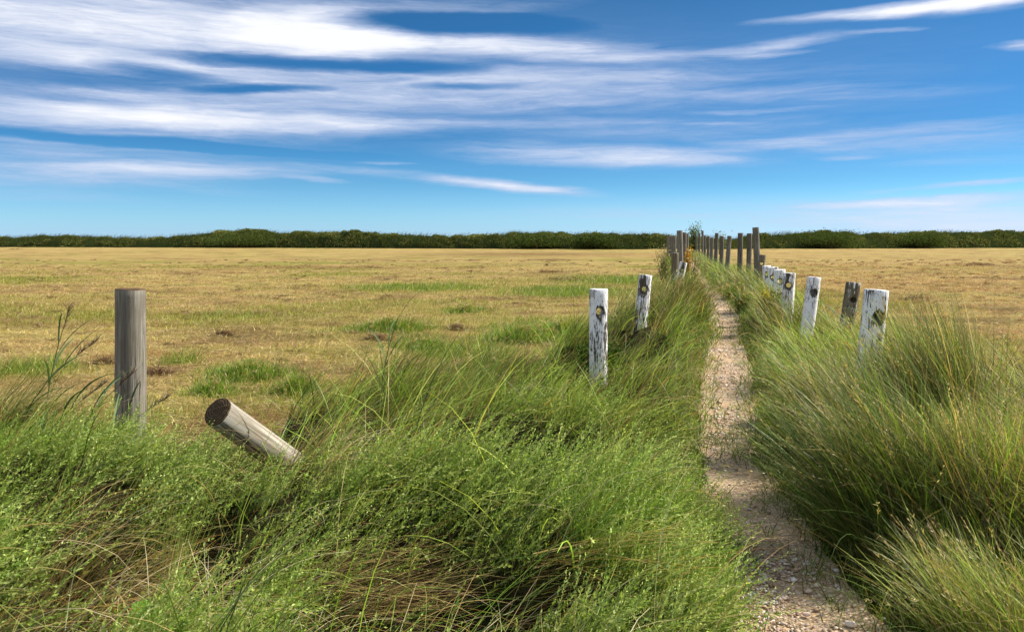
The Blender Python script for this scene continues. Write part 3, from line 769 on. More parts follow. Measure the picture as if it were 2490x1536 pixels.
def build_herbs():
    acc = Acc()
    xy = scatter(1.7, 6.5, lambda y: 1900 if y < 4.3 else 1000, (-5.5, 1.9))
    x, y = xy.T; l, r = zones(x, y); gm = gapmask(x, y)
    cl = fbm(x * 2.6, y * 2.6, 135)
    xy = keep(xy, herbmask(x, y) * sstep(.02, .25, l) * (1 - .97 * gm) * (.10 + 1.15 * sstep(.36, .56, cl)) * (.05 + 1.05 * LUMP(x, y)))
    herb_stems(acc, xy)
    o = acc.build('herbage', M_HERB)
    tag(o, 'low feathery green herb mats in the left foreground', 'ground cover', kind='stuff')
    # right foreground: sparser, blue-green
    acc = Acc()
    xy = scatter(1.8, 7, lambda y: 200, (1.4, 5.5))
    x, y = xy.T; l, r = zones(x, y)
    xy = keep(xy, sstep(.05, .4, r) * sstep(.5, .62, fbm(x * 1.5, y * 1.5, 141)))
    herb_stems(acc, xy, (.15, .32), az=rng.random(len(xy)) * 6.28, tone=.75)
    o = acc.build('herbage', M_HERB)
    tag(o, 'patchy dark green herbs among the grass right of the footpath', 'ground cover', kind='stuff')
    # dead brown thatch in the hollows, coloured very dark to stand in for shade
    acc = Acc()
    xy = scatter(1.7, 6.6, lambda y: 1500, (-5, 1.6))
    x, y = xy.T; l, r = zones(x, y); gm = gapmask(x, y)
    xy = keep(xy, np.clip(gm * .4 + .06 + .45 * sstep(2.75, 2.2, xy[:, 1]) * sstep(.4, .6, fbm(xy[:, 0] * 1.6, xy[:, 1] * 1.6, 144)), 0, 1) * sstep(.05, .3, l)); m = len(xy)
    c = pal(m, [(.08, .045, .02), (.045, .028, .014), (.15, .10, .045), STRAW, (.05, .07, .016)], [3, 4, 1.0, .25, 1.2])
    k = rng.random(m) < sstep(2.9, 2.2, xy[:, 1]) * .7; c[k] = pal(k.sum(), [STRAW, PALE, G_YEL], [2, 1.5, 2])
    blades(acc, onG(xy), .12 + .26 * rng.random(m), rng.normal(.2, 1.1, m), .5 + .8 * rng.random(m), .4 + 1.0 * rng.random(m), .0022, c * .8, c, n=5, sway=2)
    # bleached and golden strands arching over everything
    xy = scatter(1.8, 8.5, lambda y: 150, (-6, 2.0))
    x, y = xy.T; l, r = zones(x, y)
    xy = keep(xy, sstep(.1, .3, l) * sstep(.38, .62, fbm(x * 1.3, y * 1.3, 145))); m = len(xy)
    c = pal(m, [GOLD, STRAW, PALE, G_YEL], [1.4, 2.2, 2, 2])
    blades(acc, onG(xy), .45 + .35 * rng.random(m), rng.normal(.1, .6, m), .15 + .6 * rng.random(m), .9 + 1.3 * rng.random(m), .0032, c * .8, c, n=8, sway=1.6)
    for (px, py, dz, n_, rx, ry, L0, L1, a0, sp, t0, t1, b0, b1, cols_) in (
            (560, 1150, .20, 420, .30, .10, .35, .60, .12, .25, .75, 1.25, .2, .9, [(.34, .22, .08), BRN, STRAW, OLIVE]),
            (800, 1345, .10, 240, .25, .10, .35, .60, .05, .22, 1.15, 1.5, -.1, .5, [(.30, .20, .08), BRN, STRAW, OLIVE]),
            (1330, 1365, .10, 240, .20, .08, .35, .60, -.15, .25, 1.1, 1.45, -.1, .5, [GOLD, STRAW, G_YEL, (.55, .36, .08)]),
            (190, 1350, .05, 300, .20, .12, .40, .70, .55, .35, .25, .8, .8, 1.9, [GOLD, STRAW, PALE, BRN]),
            (370, 1420, .05, 60, .05, .04, .60, .80, .9, .3, .02, .2, .1, .5, [G_YEL, G_FRESH, GOLD, G_YEL]),
            (500, 1480, .12, 340, .40, .10, .25, .45, .4, 1.3, .6, 1.4, .4, 1.6, [PALE, STRAW, (.5, .48, .3), G_YEL]),
            (1000, 1480, .05, 220, .40, .10, .30, .50, .3, .8, .5, 1.3, .4, 1.4, [G_YEL, G_FRESH, STRAW, PALE]),
            (1560, 1180, .05, 160, .25, .15, .30, .50, .1, .6, .5, 1.2, .4, 1.2, [STRAW, G_YEL, GOLD, PALE])):
        c_ = gnd(px * DS, py * DS, .25); q = np.sqrt(rng.random(n_)); th = rng.random(n_) * 6.28
        xy = np.stack([c_.x + q * np.cos(th) * rx, c_.y + q * np.sin(th) * ry], 1)
        cc = pal(n_, cols_, [3, 2.5, 1.5, 1], .3)
        blades(acc, onG(xy, dz * rng.random(n_)), L0 + (L1 - L0) * rng.random(n_), rng.normal(a0, sp, n_), t0 + (t1 - t0) * rng.random(n_), b0 + (b1 - b0) * rng.random(n_), .0032, cc * .85, cc, n=8, sway=.8)
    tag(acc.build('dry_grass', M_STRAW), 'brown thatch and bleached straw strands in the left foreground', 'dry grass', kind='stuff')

def tussock(px, py, h, rad, n, az, spread, label, L=(.7, 1.05), cols=None, dry=.3, w=.0036, group='big marram grass tussocks', tilt=(.1, .75), bend=(.2, 1.0), soft=False):
    c = gnd(px * DS, py * DS, h); cx, cy = c.x, c.y
    acc = Acc()
    r = rad * np.sqrt(rng.random(n)); th = rng.random(n) * 6.28
    if soft: r = rad * 1.05 * np.abs(rng.normal(0, .62, n)) * (.6 + .8 * vn(th * 1.3, th * 0 + cx * 3, 5))
    xy = np.stack([cx + r * np.cos(th), cy + r * np.sin(th) * .75], 1)
    b = onG(xy)
    ll = L[0] + (L[1] - L[0]) * rng.random(n) ** .8
    if soft: ll = ll * np.clip(1.15 - .5 * r / rad, .35, 1)
    a = rng.normal(az, spread, n)
    a = np.where(rng.random(n) < .12, rng.random(n) * 6.28, a)
    ti = tilt[0] + (tilt[1] - tilt[0]) * rng.random(n)
    k = .35 + .65 * np.minimum(r / rad, 1)
    co_ = pal(n, cols or [G_DEEP, G_MID, (.10, .15, .035), G_FRESH], [1.6, 3, 2, .8])
    u = rng.random(n) < dry
    co_[u] = pal(u.sum(), [STRAW, (.30, .20, .08), PALE, OLIVE], [1.6, 2.2, .8, 1.6])
    co_ = co_ * (.65 + .75 * rng.random((n, 1)))
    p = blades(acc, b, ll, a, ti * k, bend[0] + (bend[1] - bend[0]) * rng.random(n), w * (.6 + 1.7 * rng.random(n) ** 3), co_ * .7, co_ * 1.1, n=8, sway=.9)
    seedheads(acc, p[rng.random(n) < .05], [STRAW, PALE, (.34, .24, .12)], [2, 2, 1.5], 12, .016 * max(1, c.y / 6))
    z0 = float(H(cx, cy))
    o = acc.build('marram_tussock', M_GRASS, origin=(cx, cy, z0))
    return tag(o, label, 'grass tussock', group)

# ------------------------------------------------------------ posts
def post_mesh(h, rad, hole_z=None, hole_dir=0.0, hole_r=.036, seed=0, rough=1.0, pitch=0.0, blind=False):
    bm = bmesh.new()
    ns, rings = 40, 26
    z0 = -.18
    R_ = []
    rs = random.Random(seed)
    ph = rs.random() * 9
    for i in range(rings + 1):
        z = z0 + (h - z0) * i / rings
        row = []
        for k in range(ns):
            a = 2 * math.pi * k / ns
            q = mnoise.noise(Vector((math.cos(a) * 1.4 + ph, math.sin(a) * 1.4, z * 1.6 + ph)))
            q2 = mnoise.noise(Vector((math.cos(a) * 6 + ph, math.sin(a) * 6, z * 1.2)))
            r = rad * (1 + .045 * q * rough + .022 * q2 * rough + .03 * (1 - z / h) * .5)
            row.append(bm.verts.new((r * math.cos(a), r * math.sin(a), z)))
        R_.append(row)
    for i in range(rings):
        for k in range(ns):
            f = bm.faces.new((R_[i][k], R_[i][(k + 1) % ns], R_[i + 1][(k + 1) % ns], R_[i + 1][k])); f.smooth = True
    # bevelled, slightly uneven top of three rings and a centre
    prev = R_[-1]
    uv = bm.loops.layers.uv.new('UVMap')
    capf = []
    for s_, dz in ((.965, .006), (.6, .008), (.25, .005)):
        row = []
        for k in range(ns):
            v = R_[-1][k].co
            q = mnoise.noise(Vector((v.x * 30, v.y * 30, ph))) * (.0012 if s_ > .9 else .004)
            row.append(bm.verts.new((v.x * s_, v.y * s_, h + dz + q - (.005 * max(0, mnoise.noise(Vector((v.x * 14 / rad * .1 + ph, v.y * 14 / rad * .1, seed)))) if s_ > .9 else 0))))
        for k in range(ns):
            f = bm.faces.new((prev[k], prev[(k + 1) % ns], row[(k + 1) % ns], row[k])); f.material_index = 1; capf.append(f)
        prev = row
    f = bm.faces.new(prev); f.material_index = 1; capf.append(f)
    bm.faces.new(list(reversed(R_[0])))
    for f in capf:
        for lp in f.loops: lp[uv].uv = (lp.vert.co.x / rad * .5, lp.vert.co.y / rad * .5)
    me = bpy.data.meshes.new('post'); bm.to_mesh(me); bm.free()
    if hole_z is not None:
        o = bpy.data.objects.new('tmp', me); col.objects.link(o)
        b2 = bmesh.new()
        bmesh.ops.create_cone(b2, cap_ends=True, segments=28, radius1=hole_r, radius2=hole_r, depth=rad * 4)
        if blind: bmesh.ops.translate(b2, vec=(0, 0, rad * 1.6), verts=b2.verts)
        bmesh.ops.transform(b2, matrix=Matrix.Translation((0, 0, hole_z)) @ Matrix.Rotation(hole_dir, 4, 'Z') @ Matrix.Rotation(math.pi / 2 - pitch, 4, 'X'), verts=b2.verts)
        mc = bpy.data.meshes.new('cut'); b2.to_mesh(mc); b2.free()
        oc = bpy.data.objects.new('cut', mc); col.objects.link(oc)
        for _ in range(3): mc.materials.append(None)
        for p in mc.polygons: p.material_index = 2
        for _ in range(3): me.materials.append(None)
        md = o.modifiers.new('b', 'BOOLEAN'); md.operation = 'DIFFERENCE'; md.object = oc; md.solver = 'EXACT'
        dg = bpy.context.evaluated_depsgraph_get(); dg.update()
        m2 = bpy.data.meshes.new_from_object(o.evaluated_get(dg)); m2.name = 'post'
        bpy.data.objects.remove(o); bpy.data.objects.remove(oc); bpy.data.meshes.remove(mc)
        m2.materials.clear()
        me = m2
    return me
M_HOLE = None
def post(tx, ty, bx, by, D, wpx, kind, label, paint=.5, hole=None, through=True, seed=1, tone=1.0, group=None, bare=None, src=False):
    """tx,ty top centre, bx,by a lower point of its axis, hole = fraction of the visible length from the top"""
    k = 1.0 if src else DS
    T_ = at(tx * k, ty * k, D); B_ = at(bx * k, by * k, D)
    ax = (T_ - B_).normalized()
    base = T_ - ax * (T_.z / ax.z)
    h = (T_ - base).length
    rad = wpx * k / FPX * D / 2
    rot = Vector((0, 0, 1)).rotation_difference(ax)
    hz = None; hd = 0.0; hv = None
    if hole:
        hz = h - hole
        v = (T_ - Vector((0, 0, CAMH)))
        azv = math.atan2(v.x, v.y)
        hd = -azv + (0 if through is True else through)
        hd_dir = Vector((math.sin(-hd), -math.cos(hd), 0)) * -1
        hv = (-(-math.sin(hd)) * rad * -1, -math.cos(hd) * rad, hz)
        hv = (math.sin(hd) * rad, -math.cos(hd) * rad, hz)
    me = post_mesh(h, rad, hz, hd, min(.038, rad * .42), seed, pitch=(math.atan2(CAMH - (T_.z - hole), D) if hole else 0), blind=(through is not True and abs(through) > .3))
    o = bpy.data.objects.new('painted_post' if kind == 'white' else 'wooden_post', me); col.objects.link(o)
    if kind == 'white':
        me.materials.append(paint_mat('peeling_paint', seed * 1.37, paint, hv, .8, (h + bare[0], h + bare[1], bare[2]) if bare else None))
        me.materials.append(end_mat('post_end', painted=True))
    else:
        me.materials.append(wood_mat('weathered_wood', seed * 2.11, tone))
        me.materials.append(end_mat('post_end', dark=1.5))
    me.materials.append(M_HOLE)
    o.location = base; o.rotation_mode = 'QUATERNION'; o.rotation_quaternion = rot
    return tag(o, label, 'fence post', group)
def build_posts():
    global M_HOLE
    M_HOLE, T, out = new_mat('hole_shade'); pbr(T, out, (.02, .014, .010, 1), .95)  # near-black colour stands in for the shade inside the holes
    gl, gr_ = 'white painted posts left of the footpath', 'white painted posts right of the footpath'
    gt, gu = 'tall bare posts beyond the white ones on the left', 'tall bare posts beyond the white ones on the right'
    # big grey post at the left
    post(312.5, 693, 313, 1000, 6.05, 69, 'wood', 'thick upright grey post with a long crack, alone in the left foreground', seed=3, tone=1.0, group='weathered grey posts in the left foreground')
    # leaning post
    T_ = at(530, 1001, 4.0); B_ = gnd(800, 1195, 0.0)
    ax = (T_ - B_).normalized(); h = (T_ - B_).length
    me = post_mesh(h, .080, seed=8)
    me.materials.append(wood_mat('bleached_wood', 9.4, 1.6)); me.materials.append(end_mat('ringed_end', dark=1.1))
    o = bpy.data.objects.new('wooden_post', me); col.objects.link(o)
    o.location = B_; o.rotation_mode = 'QUATERNION'; o.rotation_quaternion = Vector((0, 0, 1)).rotation_difference(ax)
    tag(o, 'pale leaning post with dark ringed end grain, half fallen in the grass', 'fence post', 'weathered grey posts in the left foreground')
    # white, left row
    post(1433, 693, 1432, 900, 7.6, 44, 'white', 'tallest white flaking post left of the footpath, closest to the viewer', .50, .205, .16, 21, group=gl)
    post(1545, 659, 1537, 735, 10.8, 31, 'white', 'white post with a bare grey face, second along the left of the footpath', .50, .185, .10, 22, group=gl)
    post(1641, 615, 1641, 665, 19.5, 17.5, 'white', 'mostly bare upright post with white paint low down, beside the grey posts', .12, None, True, 23, group=gl, bare=(-.45, -.2, .35), src=True)
    post(1662, 638, 1651, 690, 17.5, 18, 'white', 'short leaning white post with peeled streaks, farthest along the left row', .42, .17, .02, 24, group=gl, src=True)
    # white, right row
    post(2098, 695, 2082, 840, 6.7, 56, 'white', 'broad white post leaning right with a black hole, nearest on the right of the footpath', .38, .215, .42, 31, group=gr_)
    post(2043, 677, 2028, 770, 10.0, 34, 'white', 'bare dark grey post with flecks of white paint and a black hole', .14, .215, .35, 32, group=gr_)
    post(1949, 664, 1933, 780, 11.2, 31, 'white', 'narrow white post leaning right, standing alone with a black hole near its edge', .58, .21, .33, 33, group=gr_)
    post(1889, 654, 1884, 750, 12.5, 29, 'white', 'white post with a see-through hole, in front of the crowded white posts', .55, .185, True, 34, group=gr_)
    post(1865.5, 646, 1868, 720, 14.0, 27, 'white', 'white post half hidden, second in the crowded white posts', .58, .20, True, 35, group=gr_)
    post(1850, 640, 1853, 700, 15.8, 24, 'white', 'streaked white post half hidden, third in the crowded white posts', .45, .19, True, 36, group=gr_)
    post(1834, 637, 1840, 700, 17.2, 20, 'white', 'white post half hidden beside the brown one, last in the crowded white posts', .56, .17, True, 37, group=gr_)
    post(1853.5, 620, 1849, 680, 19.8, 17, 'white', 'brown post with a round hole and hardly any paint, behind the crowded white posts', .02, .21, True, 38, group=gr_, src=True)
    # tall bare posts, right
    R1 = [(1837.5, 553.5, 1842, 660, 20.8, 15.6, 'tallest dark post, standing over the white posts right of the footpath'),
          (1822.5, 568, 1821, 650, 25.6, 12.4, 'tall bare post just left of the tallest dark post'),
          (1800.5, 567, 1799, 650, 27.0, 12.4, 'tall bare post standing alone in the middle of the gap'),
          (1774, 574, 1769, 640, 31, 10.6, 'bare post leaning slightly, left of the one standing alone'),
          (1755.5, 574.5, 1754, 640, 35, 9.6, 'grey post right of the clustered far posts'),
          (1743, 567, 1740, 640, 38, 8.8, 'dark post with a bright sunlit edge in the far cluster'),
          (1731, 578, 1729.5, 630, 42, 8.2, 'lowest grey post in the far cluster'),
          (1722, 574, 1722, 630, 49, 6.4, 'thin dark post, fourth from the left in the far cluster'),
          (1714, 573, 1714, 620, 56, 5.4, 'thin grey post right of the tall thin one in the far cluster'),
          (1708.5, 561, 1708, 620, 60, 5.2, 'tall thin dark post rising above the far cluster'),
          (1700.5, 568, 1700, 620, 66, 4.8, 'thin dark post, second from the left in the far cluster'),
          (1693, 574, 1693, 612, 72, 4.5, 'leftmost and thinnest post of the far cluster')]
    for i, (a, b, c, d, D, w, lab) in enumerate(R1):
        post(a, b, c, d, D, w, 'wood', lab, seed=50 + i, tone=.62 if i % 3 else .8, group=gu, src=True)
    L1 = [(1652.5, 561, 1654, 640, 24.5, 14, 'thickest tall grey post above the leaning white post'),
          (1664, 565.5, 1663, 640, 29, 11, 'grey post half hidden right of the thickest tall one'),
          (1670.5, 568, 1670, 606, 37, 8.6, 'grey post beside the golden plant, right end of the left row'),
          (1640.5, 575.5, 1640, 620, 42, 8, 'grey post just left of the thickest tall one'),
          (1636, 576, 1636, 620, 50, 6.4, 'thin grey post behind the mostly bare white one'),
          (1631, 574.5, 1631, 620, 58, 5.6, 'thin dark post, third from the left end of the left row'),
          (1627, 570, 1627, 610, 66, 5.2, 'thin dark post taller than its neighbours near the left end'),
          (1623, 575, 1623, 605, 74, 4.2, 'thinnest post at the left end of the left row')]
    for i, (a, b, c, d, D, w, lab) in enumerate(L1):
        post(a, b, c, d, D, w, 'wood', lab, seed=70 + i, tone=.75 if i % 3 else .95, group=gt, src=True)

# ------------------------------------------------------------ hedge bank at the far side
HEDGE_TOP = [(-900, 570), (-500, 566), (-200, 572), (0, 576), (100, 571), (200, 573), (290, 578), (400, 571), (480, 566), (510, 560), (560, 558), (650, 560), (700, 563), (800, 562), (900, 566), (1000, 570), (1100, 571), (1200, 570), (1260, 564), (1340, 563), (1400, 569), (1460, 564), (1530, 566), (1600, 571), (1640, 574), (1700, 575),
             (1750, 580), (1785, 584), (1810, 577), (1850, 569), (1950, 564), (2020, 560), (2060, 561), (2130, 566), (2250, 562), (2340, 563), (2420, 565), (2490, 561), (2800, 565), (3400, 568)]
HEDGE_D = [(-900, 178), (0, 164), (800, 146), (1500, 126), (1700, 126), (1850, 134), (2490, 148), (3400, 160)]
def hedge_line(px):
    ty = np.interp(px, [p[0] for p in HEDGE_TOP], [p[1] for p in HEDGE_TOP])
    D = np.interp(px, [p[0] for p in HEDGE_D], [p[1] for p in HEDGE_D])
    return D, ty
def build_hedge():
    acc = Acc()
    m = 230000
    px = rng.random(m) * 4100 - 800
    D, ty = hedge_line(px)
    jig = ((fbm(px / 70, px * 0, 151) - .5) * 5 + (vn(px / 31, px * 0, 154) - .5) * 5)
    ty = ty + 1.2
    ztop = CAMH + (HZ - (ty + jig)) / FPX * D
    u = rng.random(m)                     # 0 front foot .. 1 back foot, a dome
    dep = 9.0
    u = u ** .8
    prof = np.sin(np.pi * np.clip(u, 0, 1)) ** .8
    bump = fbm(px / 30, u * 3.5, 150) - .5
    h = np.maximum(ztop, .8) * prof * (1 + .45 * bump) - .15 * rng.random(m)
    yy = D + u * dep
    x = (px - CX) / FPX * D
    big = fbm(px / 55, u * 3, 153)
    lump = fbm(px / 26, u * 5, 155)
    c = pal(m, [(.05, .075, .018), (.08, .105, .026), (.13, .135, .04), (.18, .15, .06)], [2, 3, 2.4, 1.4])
    lt = (rng.random(m) < sstep(.44, .64, big) * .85)
    c[lt] = pal(lt.sum(), [(.13, .16, .045), (.20, .20, .07), (.17, .13, .05)], [3, 2, 1])
    low = (h < .8) & (rng.random(m) < .25)
    c[low] = pal(low.sum(), [(.09, .11, .03), (.13, .12, .04), (.07, .10, .025)], [2, 1.5, 2])
    pos = np.stack([x, yy, h - .02 - .35 * sstep(.55, .35, lump)], 1)
    c = c * (.65 + .8 * sstep(.35, .65, lump))[:, None]
    d = rng.normal(size=(m, 3)); d[:, 2] = np.abs(d[:, 2]) * .5; d[:, 0] += .5
    leaves(acc, pos, d, .14 + .24 * rng.random(m), .08 + .11 * rng.random(m), c)
    # solid heart of the bank
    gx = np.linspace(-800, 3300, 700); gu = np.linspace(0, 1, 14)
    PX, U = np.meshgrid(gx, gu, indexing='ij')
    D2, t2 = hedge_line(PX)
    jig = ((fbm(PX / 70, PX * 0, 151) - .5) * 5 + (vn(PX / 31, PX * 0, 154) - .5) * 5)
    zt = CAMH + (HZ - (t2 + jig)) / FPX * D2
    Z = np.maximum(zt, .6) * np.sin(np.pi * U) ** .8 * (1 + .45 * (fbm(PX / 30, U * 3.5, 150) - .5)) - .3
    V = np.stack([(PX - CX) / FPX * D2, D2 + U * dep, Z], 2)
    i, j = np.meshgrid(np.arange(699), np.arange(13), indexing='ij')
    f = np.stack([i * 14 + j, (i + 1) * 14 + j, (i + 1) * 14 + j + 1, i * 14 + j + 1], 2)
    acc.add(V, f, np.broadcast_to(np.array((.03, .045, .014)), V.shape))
    # tall grass on its crest and foot, blown over to the right
    m = 42000
    px = rng.random(m) * 4100 - 800; D, ty = hedge_line(px)
    jig = ((fbm(px / 70, px * 0, 151) - .5) * 5 + (vn(px / 31, px * 0, 154) - .5) * 5)
    zt = CAMH + (HZ - (ty + jig)) / FPX * D
    top = rng.random(m) < .45
    u = np.where(top, .3 + .4 * rng.random(m), .02 + .3 * rng.random(m))
    dens = sstep(.42, .6, fbm(px / 60, px * 0 + 7, 159))
    k = rng.random(m) < np.where(top, .35 + .65 * dens, .55)
    px, D, zt, u, top = px[k], D[k], zt[k], u[k], top[k]; m = len(px)
    b = np.stack([(px - CX) / FPX * D, D + u * dep, np.maximum(zt, .5) * np.sin(np.pi * u) ** .55 * .8], 1)
    c = pal(m, [(.055, .08, .022), (.09, .11, .03), (.14, .13, .045)], [2, 2.5, 1])
    blades(acc, b, .5 + .9 * rng.random(m), rng.normal(0, .5, m), .2 + .4 * rng.random(m), .4 + .6 * rng.random(m), .05, c, c, n=3)
    tag(acc.build('hedgerow', M_BUSH), 'long low dark green hedge bank along the far edge of the field', 'hedge', kind='stuff')

def bush(name, px, ptop, D, wpx, label, cols, wts, leaf=(.05, .10), n=6000, stems=40, src=True, cat='bush', group=None, airy=.0, base_z=0.0, depth=1.0, spike=None):
    """a rounded shrub: branching stems and leaves spread through the crown's volume"""
    c = at(px, ptop, D); W = wpx / FPX * D / 2; Ht = c.z - base_z
    root = bpy.data.objects.new(name, None); col.objects.link(root); root.location = (c.x, D, base_z)
    tag(root, label, cat, group)
    a1 = Acc(); a2 = Acc()
    k = stems
    az = rng.random(k) * 6.28
    b = np.stack([.12 * W * rng.normal(size=k), .12 * W * rng.normal(size=k), np.zeros(k)], 1)
    L = Ht * (.6 + .45 * rng.random(k)); reach = np.minimum(W / Ht, 1.1)
    tilt = reach * .8 * rng.random(k); bend = .35 * rng.random(k)
    state = rng.bit_generator.state
    P = curve(b, L, az, tilt, bend, 8)
    rng.bit_generator.state = state
    blades(a1, b, L, az, tilt, bend, .012 + .002 * D * .15, (.10, .07, .04), (.12, .12, .05), n=8)
    # leaf clumps around points on the stems
    per = max(1, n // (k * 6))
    for s_ in range(3, 9):
        q = np.repeat(P[:, s_], per, 0); m = len(q)
        q = q + rng.normal(size=(m, 3)) * np.array([W * .26, W * .26 * depth, Ht * .09]) * (.5 + .5 * airy + .3)
        q[:, 2] = np.clip(q[:, 2], 0.02, None)
        lump = fbm(q[:, 0] * 2.3 / W + s_, q[:, 2] * 2.3 / W, 171)
        kk = rng.random(m) < .35 + 1.1 * sstep(.36, .55, lump); q = q[kk]; m = len(q)
        cc = pal(m, cols, wts, .3)
        d = rng.normal(size=(m, 3)); d[:, 2] += .5
        ls = leaf[0] + (leaf[1] - leaf[0]) * rng.random(m)
        leaves(a2, q, d, ls, ls * .5, cc)
    tag(a1.build('stems', M_BUSH, root), kind='stuff'); a2.build('foliage', M_BUSH, root)
    if spike:
        a3 = Acc(); q = P[:, -1]; reps = 14; q = np.repeat(q, reps, 0) + rng.normal(size=(k * reps, 3)) * np.array([.05, .05, .06])
        leaves(a3, q, rng.normal(size=(len(q), 3)), spike[1], spike[1] * .8, pal(len(q), [spike[0]], [1]))
        tag(a3.build('flowers', M_BUSH, root), kind='stuff')
    return root

def build_bushes():
    DG = [(.05, .075, .02), (.075, .105, .027), (.11, .14, .036)]
    hg = 'dark thickets rising from the hedge bank'
    for px, top, w, lab in [(a, b + 4.0, c_ * 2.2, d_) for a, b, c_, d_ in ((585, 559, 150, 'widest dark thicket on the left half of the far hedge'),
                            (1300, 563, 110, 'dark thicket in the far hedge, between the field middle and the white posts'),
                            (1440, 564, 80, 'smaller rounded thicket just left of the white posts in the far hedge'),
                            (2010, 560, 120, 'dark thicket in the far hedge right of the crowded posts'),
                            (2245, 562, 90, 'dark thicket near the right end of the far hedge'))]:
        D = float(hedge_line(px)[0]) - 1.0
        bush('thicket', px, top, D, w, lab, DG, [3, 3, 1.2], (.14, .32), 14000, 70, group=hg, depth=.35)
    bush('shrub', 1690, 553, 78, 30, 'pale green leafy shrub standing behind the far cluster of posts', [(.12, .17, .06), (.20, .25, .10), (.07, .10, .03)], [3, 2, 2], (.12, .24), 1600, 26, airy=.6)
    bush('shrub', 1752, 560, 84, 42, 'thin airy shrub showing between two tall posts', [(.16, .20, .10), (.24, .28, .13), (.09, .12, .04)], [3, 2, 2], (.12, .24), 420, 18, airy=1.0)
    bush('golden_plant', 1674, 606, 26, 17, 'golden orange plant glowing beside the tall grey posts', [(.62, .33, .02), (.50, .25, .02), (.30, .22, .04)], [3, 2, 1], (.04, .08), 900, 24)
    bush('dry_plant', 1690, 613, 24, 24, 'dry pale seed stalks right of the golden plant', [(.45, .36, .20), (.25, .2, .09), (.12, .12, .04)], [3, 2, 1], (.04, .08), 500, 30, airy=.8)
    bush('dry_plant', 1614, 606, 21, 30, 'dry grey-green umbel plant left of the mostly bare post', [(.30, .28, .14), (.16, .17, .07), (.4, .33, .18)], [3, 3, 1], (.035, .07), 900, 36, airy=.8)
    bush('bush', 1455, 842, 7.9, 120, 'dark low bush tucked behind the nearest white post on the left', [(.025, .055, .010), (.05, .10, .016), (.09, .15, .025)], [4, 3, 1], (.025, .05), 9000, 90)
    bush('ragwort', 1868, 715, 12.6, 60, 'yellow-flowered weed in front of the crowded white posts', [(.14, .15, .03), (.26, .20, .04), (.08, .12, .02)], [3, 2, 2], (.03, .05), 2600, 46, cat='flowering weed', spike=((.72, .50, .03), .018))

# ------------------------------------------------------------ reeds and single plants
def reed(px, py, D_base, h, az, label, leaves_n=7, bendy=.5, plume=True, tone=1.0, src=False, yellow=False, group='tall reeds standing above the grass'):
    c = gnd(px * DS, py * DS, .1)
    x, y = c.x, c.y; z = float(H(x, y))
    root = bpy.data.objects.new('reed', None); col.objects.link(root); root.location = (x, y, z)
    tag(root, label, 'reed', group)
    st = Acc(); lf = Acc(); pl_ = Acc()
    n = 10
    base = np.array([[0, 0, 0.]])
    P = curve(base, h, az, .08, bendy, n)[0]
    for _ in range(4): blades(st, base, h, az, .08, bendy, .009, (.16, .20, .05), (.14, .18, .06), n=n, sway=0, tip=.55)
    for i in range(leaves_n):
        t = .22 + .7 * i / max(1, leaves_n - 1)
        q = P[int(t * n)][None]
        cc = np.array(((.075, .14, .055), (.10, .17, .06), (.06, .11, .04))[i % 3]) * tone
        if yellow and i % 3 == 0: cc = np.array((.42, .24, .03))
        blades(lf, q, .24 + .20 * rng.random(), az + rng.normal(0, .9), .35 + .35 * rng.random(), .5 + .8 * rng.random(), (.011 + .004 * rng.random()), cc, cc * 1.25, n=8, belly=True)
    st.build('stem', M_LEAF, root); lf.build('leaves', M_LEAF, root)
    if plume:
        m = 70; tt = rng.random(m)
        q = P[-1][None] + (P[-1] - P[-2])[None] / np.linalg.norm(P[-1] - P[-2]) * (tt * .16)[:, None]
        blades(pl_, q, .05 + .04 * rng.random(m), rng.normal(az, .8, m), .4 + .5 * rng.random(m), .4, .0035, (.12, .08, .05), (.22, .16, .10), n=3)
        pl_.build('plume', M_STRAW, root)
    return root
def build_reeds():
    reed(95, 1090, 0, .98, .1, 'tallest reed with a feathery plume at the far left', 8, .25)
    reed(25, 1130, 0, .86, .5, 'reed with a brown seed head bending in from the left frame edge', 6, .9)
    reed(150, 1120, 0, .80, .2, 'dark leafy reed bending right, between the tallest reed and the grey post', 8, .8, tone=.8)
    reed(60, 1160, 0, .72, .3, 'low dark reed at the foot of the tallest reed', 7, .9, tone=.75)
    reed(215, 1150, 0, .66, .35, 'reed leaning right toward the thick grey post', 7, 1.0, tone=.85)
    reed(905, 1060, 0, .78, .75, 'blue-green reed rising against the mown field in the middle', 6, .35, plume=False)
    reed(2075, 1010, 0, .80, 2.2, 'reed with green and orange leaves crossing the broad white post', 9, .3, plume=False, yellow=True)
    reed(2120, 1000, 0, .74, 1.4, 'reed with a pale stem in front of the broad white post', 7, .15, plume=False, tone=1.2, yellow=True)


def hay_heap(px, py, w, label):
    c = gnd(px * DS, py * DS); W = w * DS / FPX * c.y
    acc = Acc(); n = 260
    r = np.sqrt(rng.random(n)) ; th = rng.random(n) * 6.28
    xy = np.stack([c.x + r * np.cos(th) * W * .5, c.y + r * np.sin(th) * W * .32], 1)
    z = onG(xy, 0.0); hmax = min(.16, .05 + W * .09)
    z[:, 2] += hmax * (1 - r ** 2) * rng.random(n)
    cc = pal(n, [(.09, .05, .025), (.17, .095, .045), (.30, .19, .09)], [3, 2.5, 1])
    blades(acc, z, .08 + .12 * rng.random(n), rng.random(n) * 6.28, 1.0 + .6 * rng.random(n), .5 * rng.random(n), .004 + .0006 * c.y, cc, cc, n=3, sway=2)
    o = acc.build('hay_heap', M_STRAW, origin=(c.x, c.y, float(H(c.x, c.y))))
    tag(o, label, 'hay heap', 'dark heaps of cut grass lying on the field')

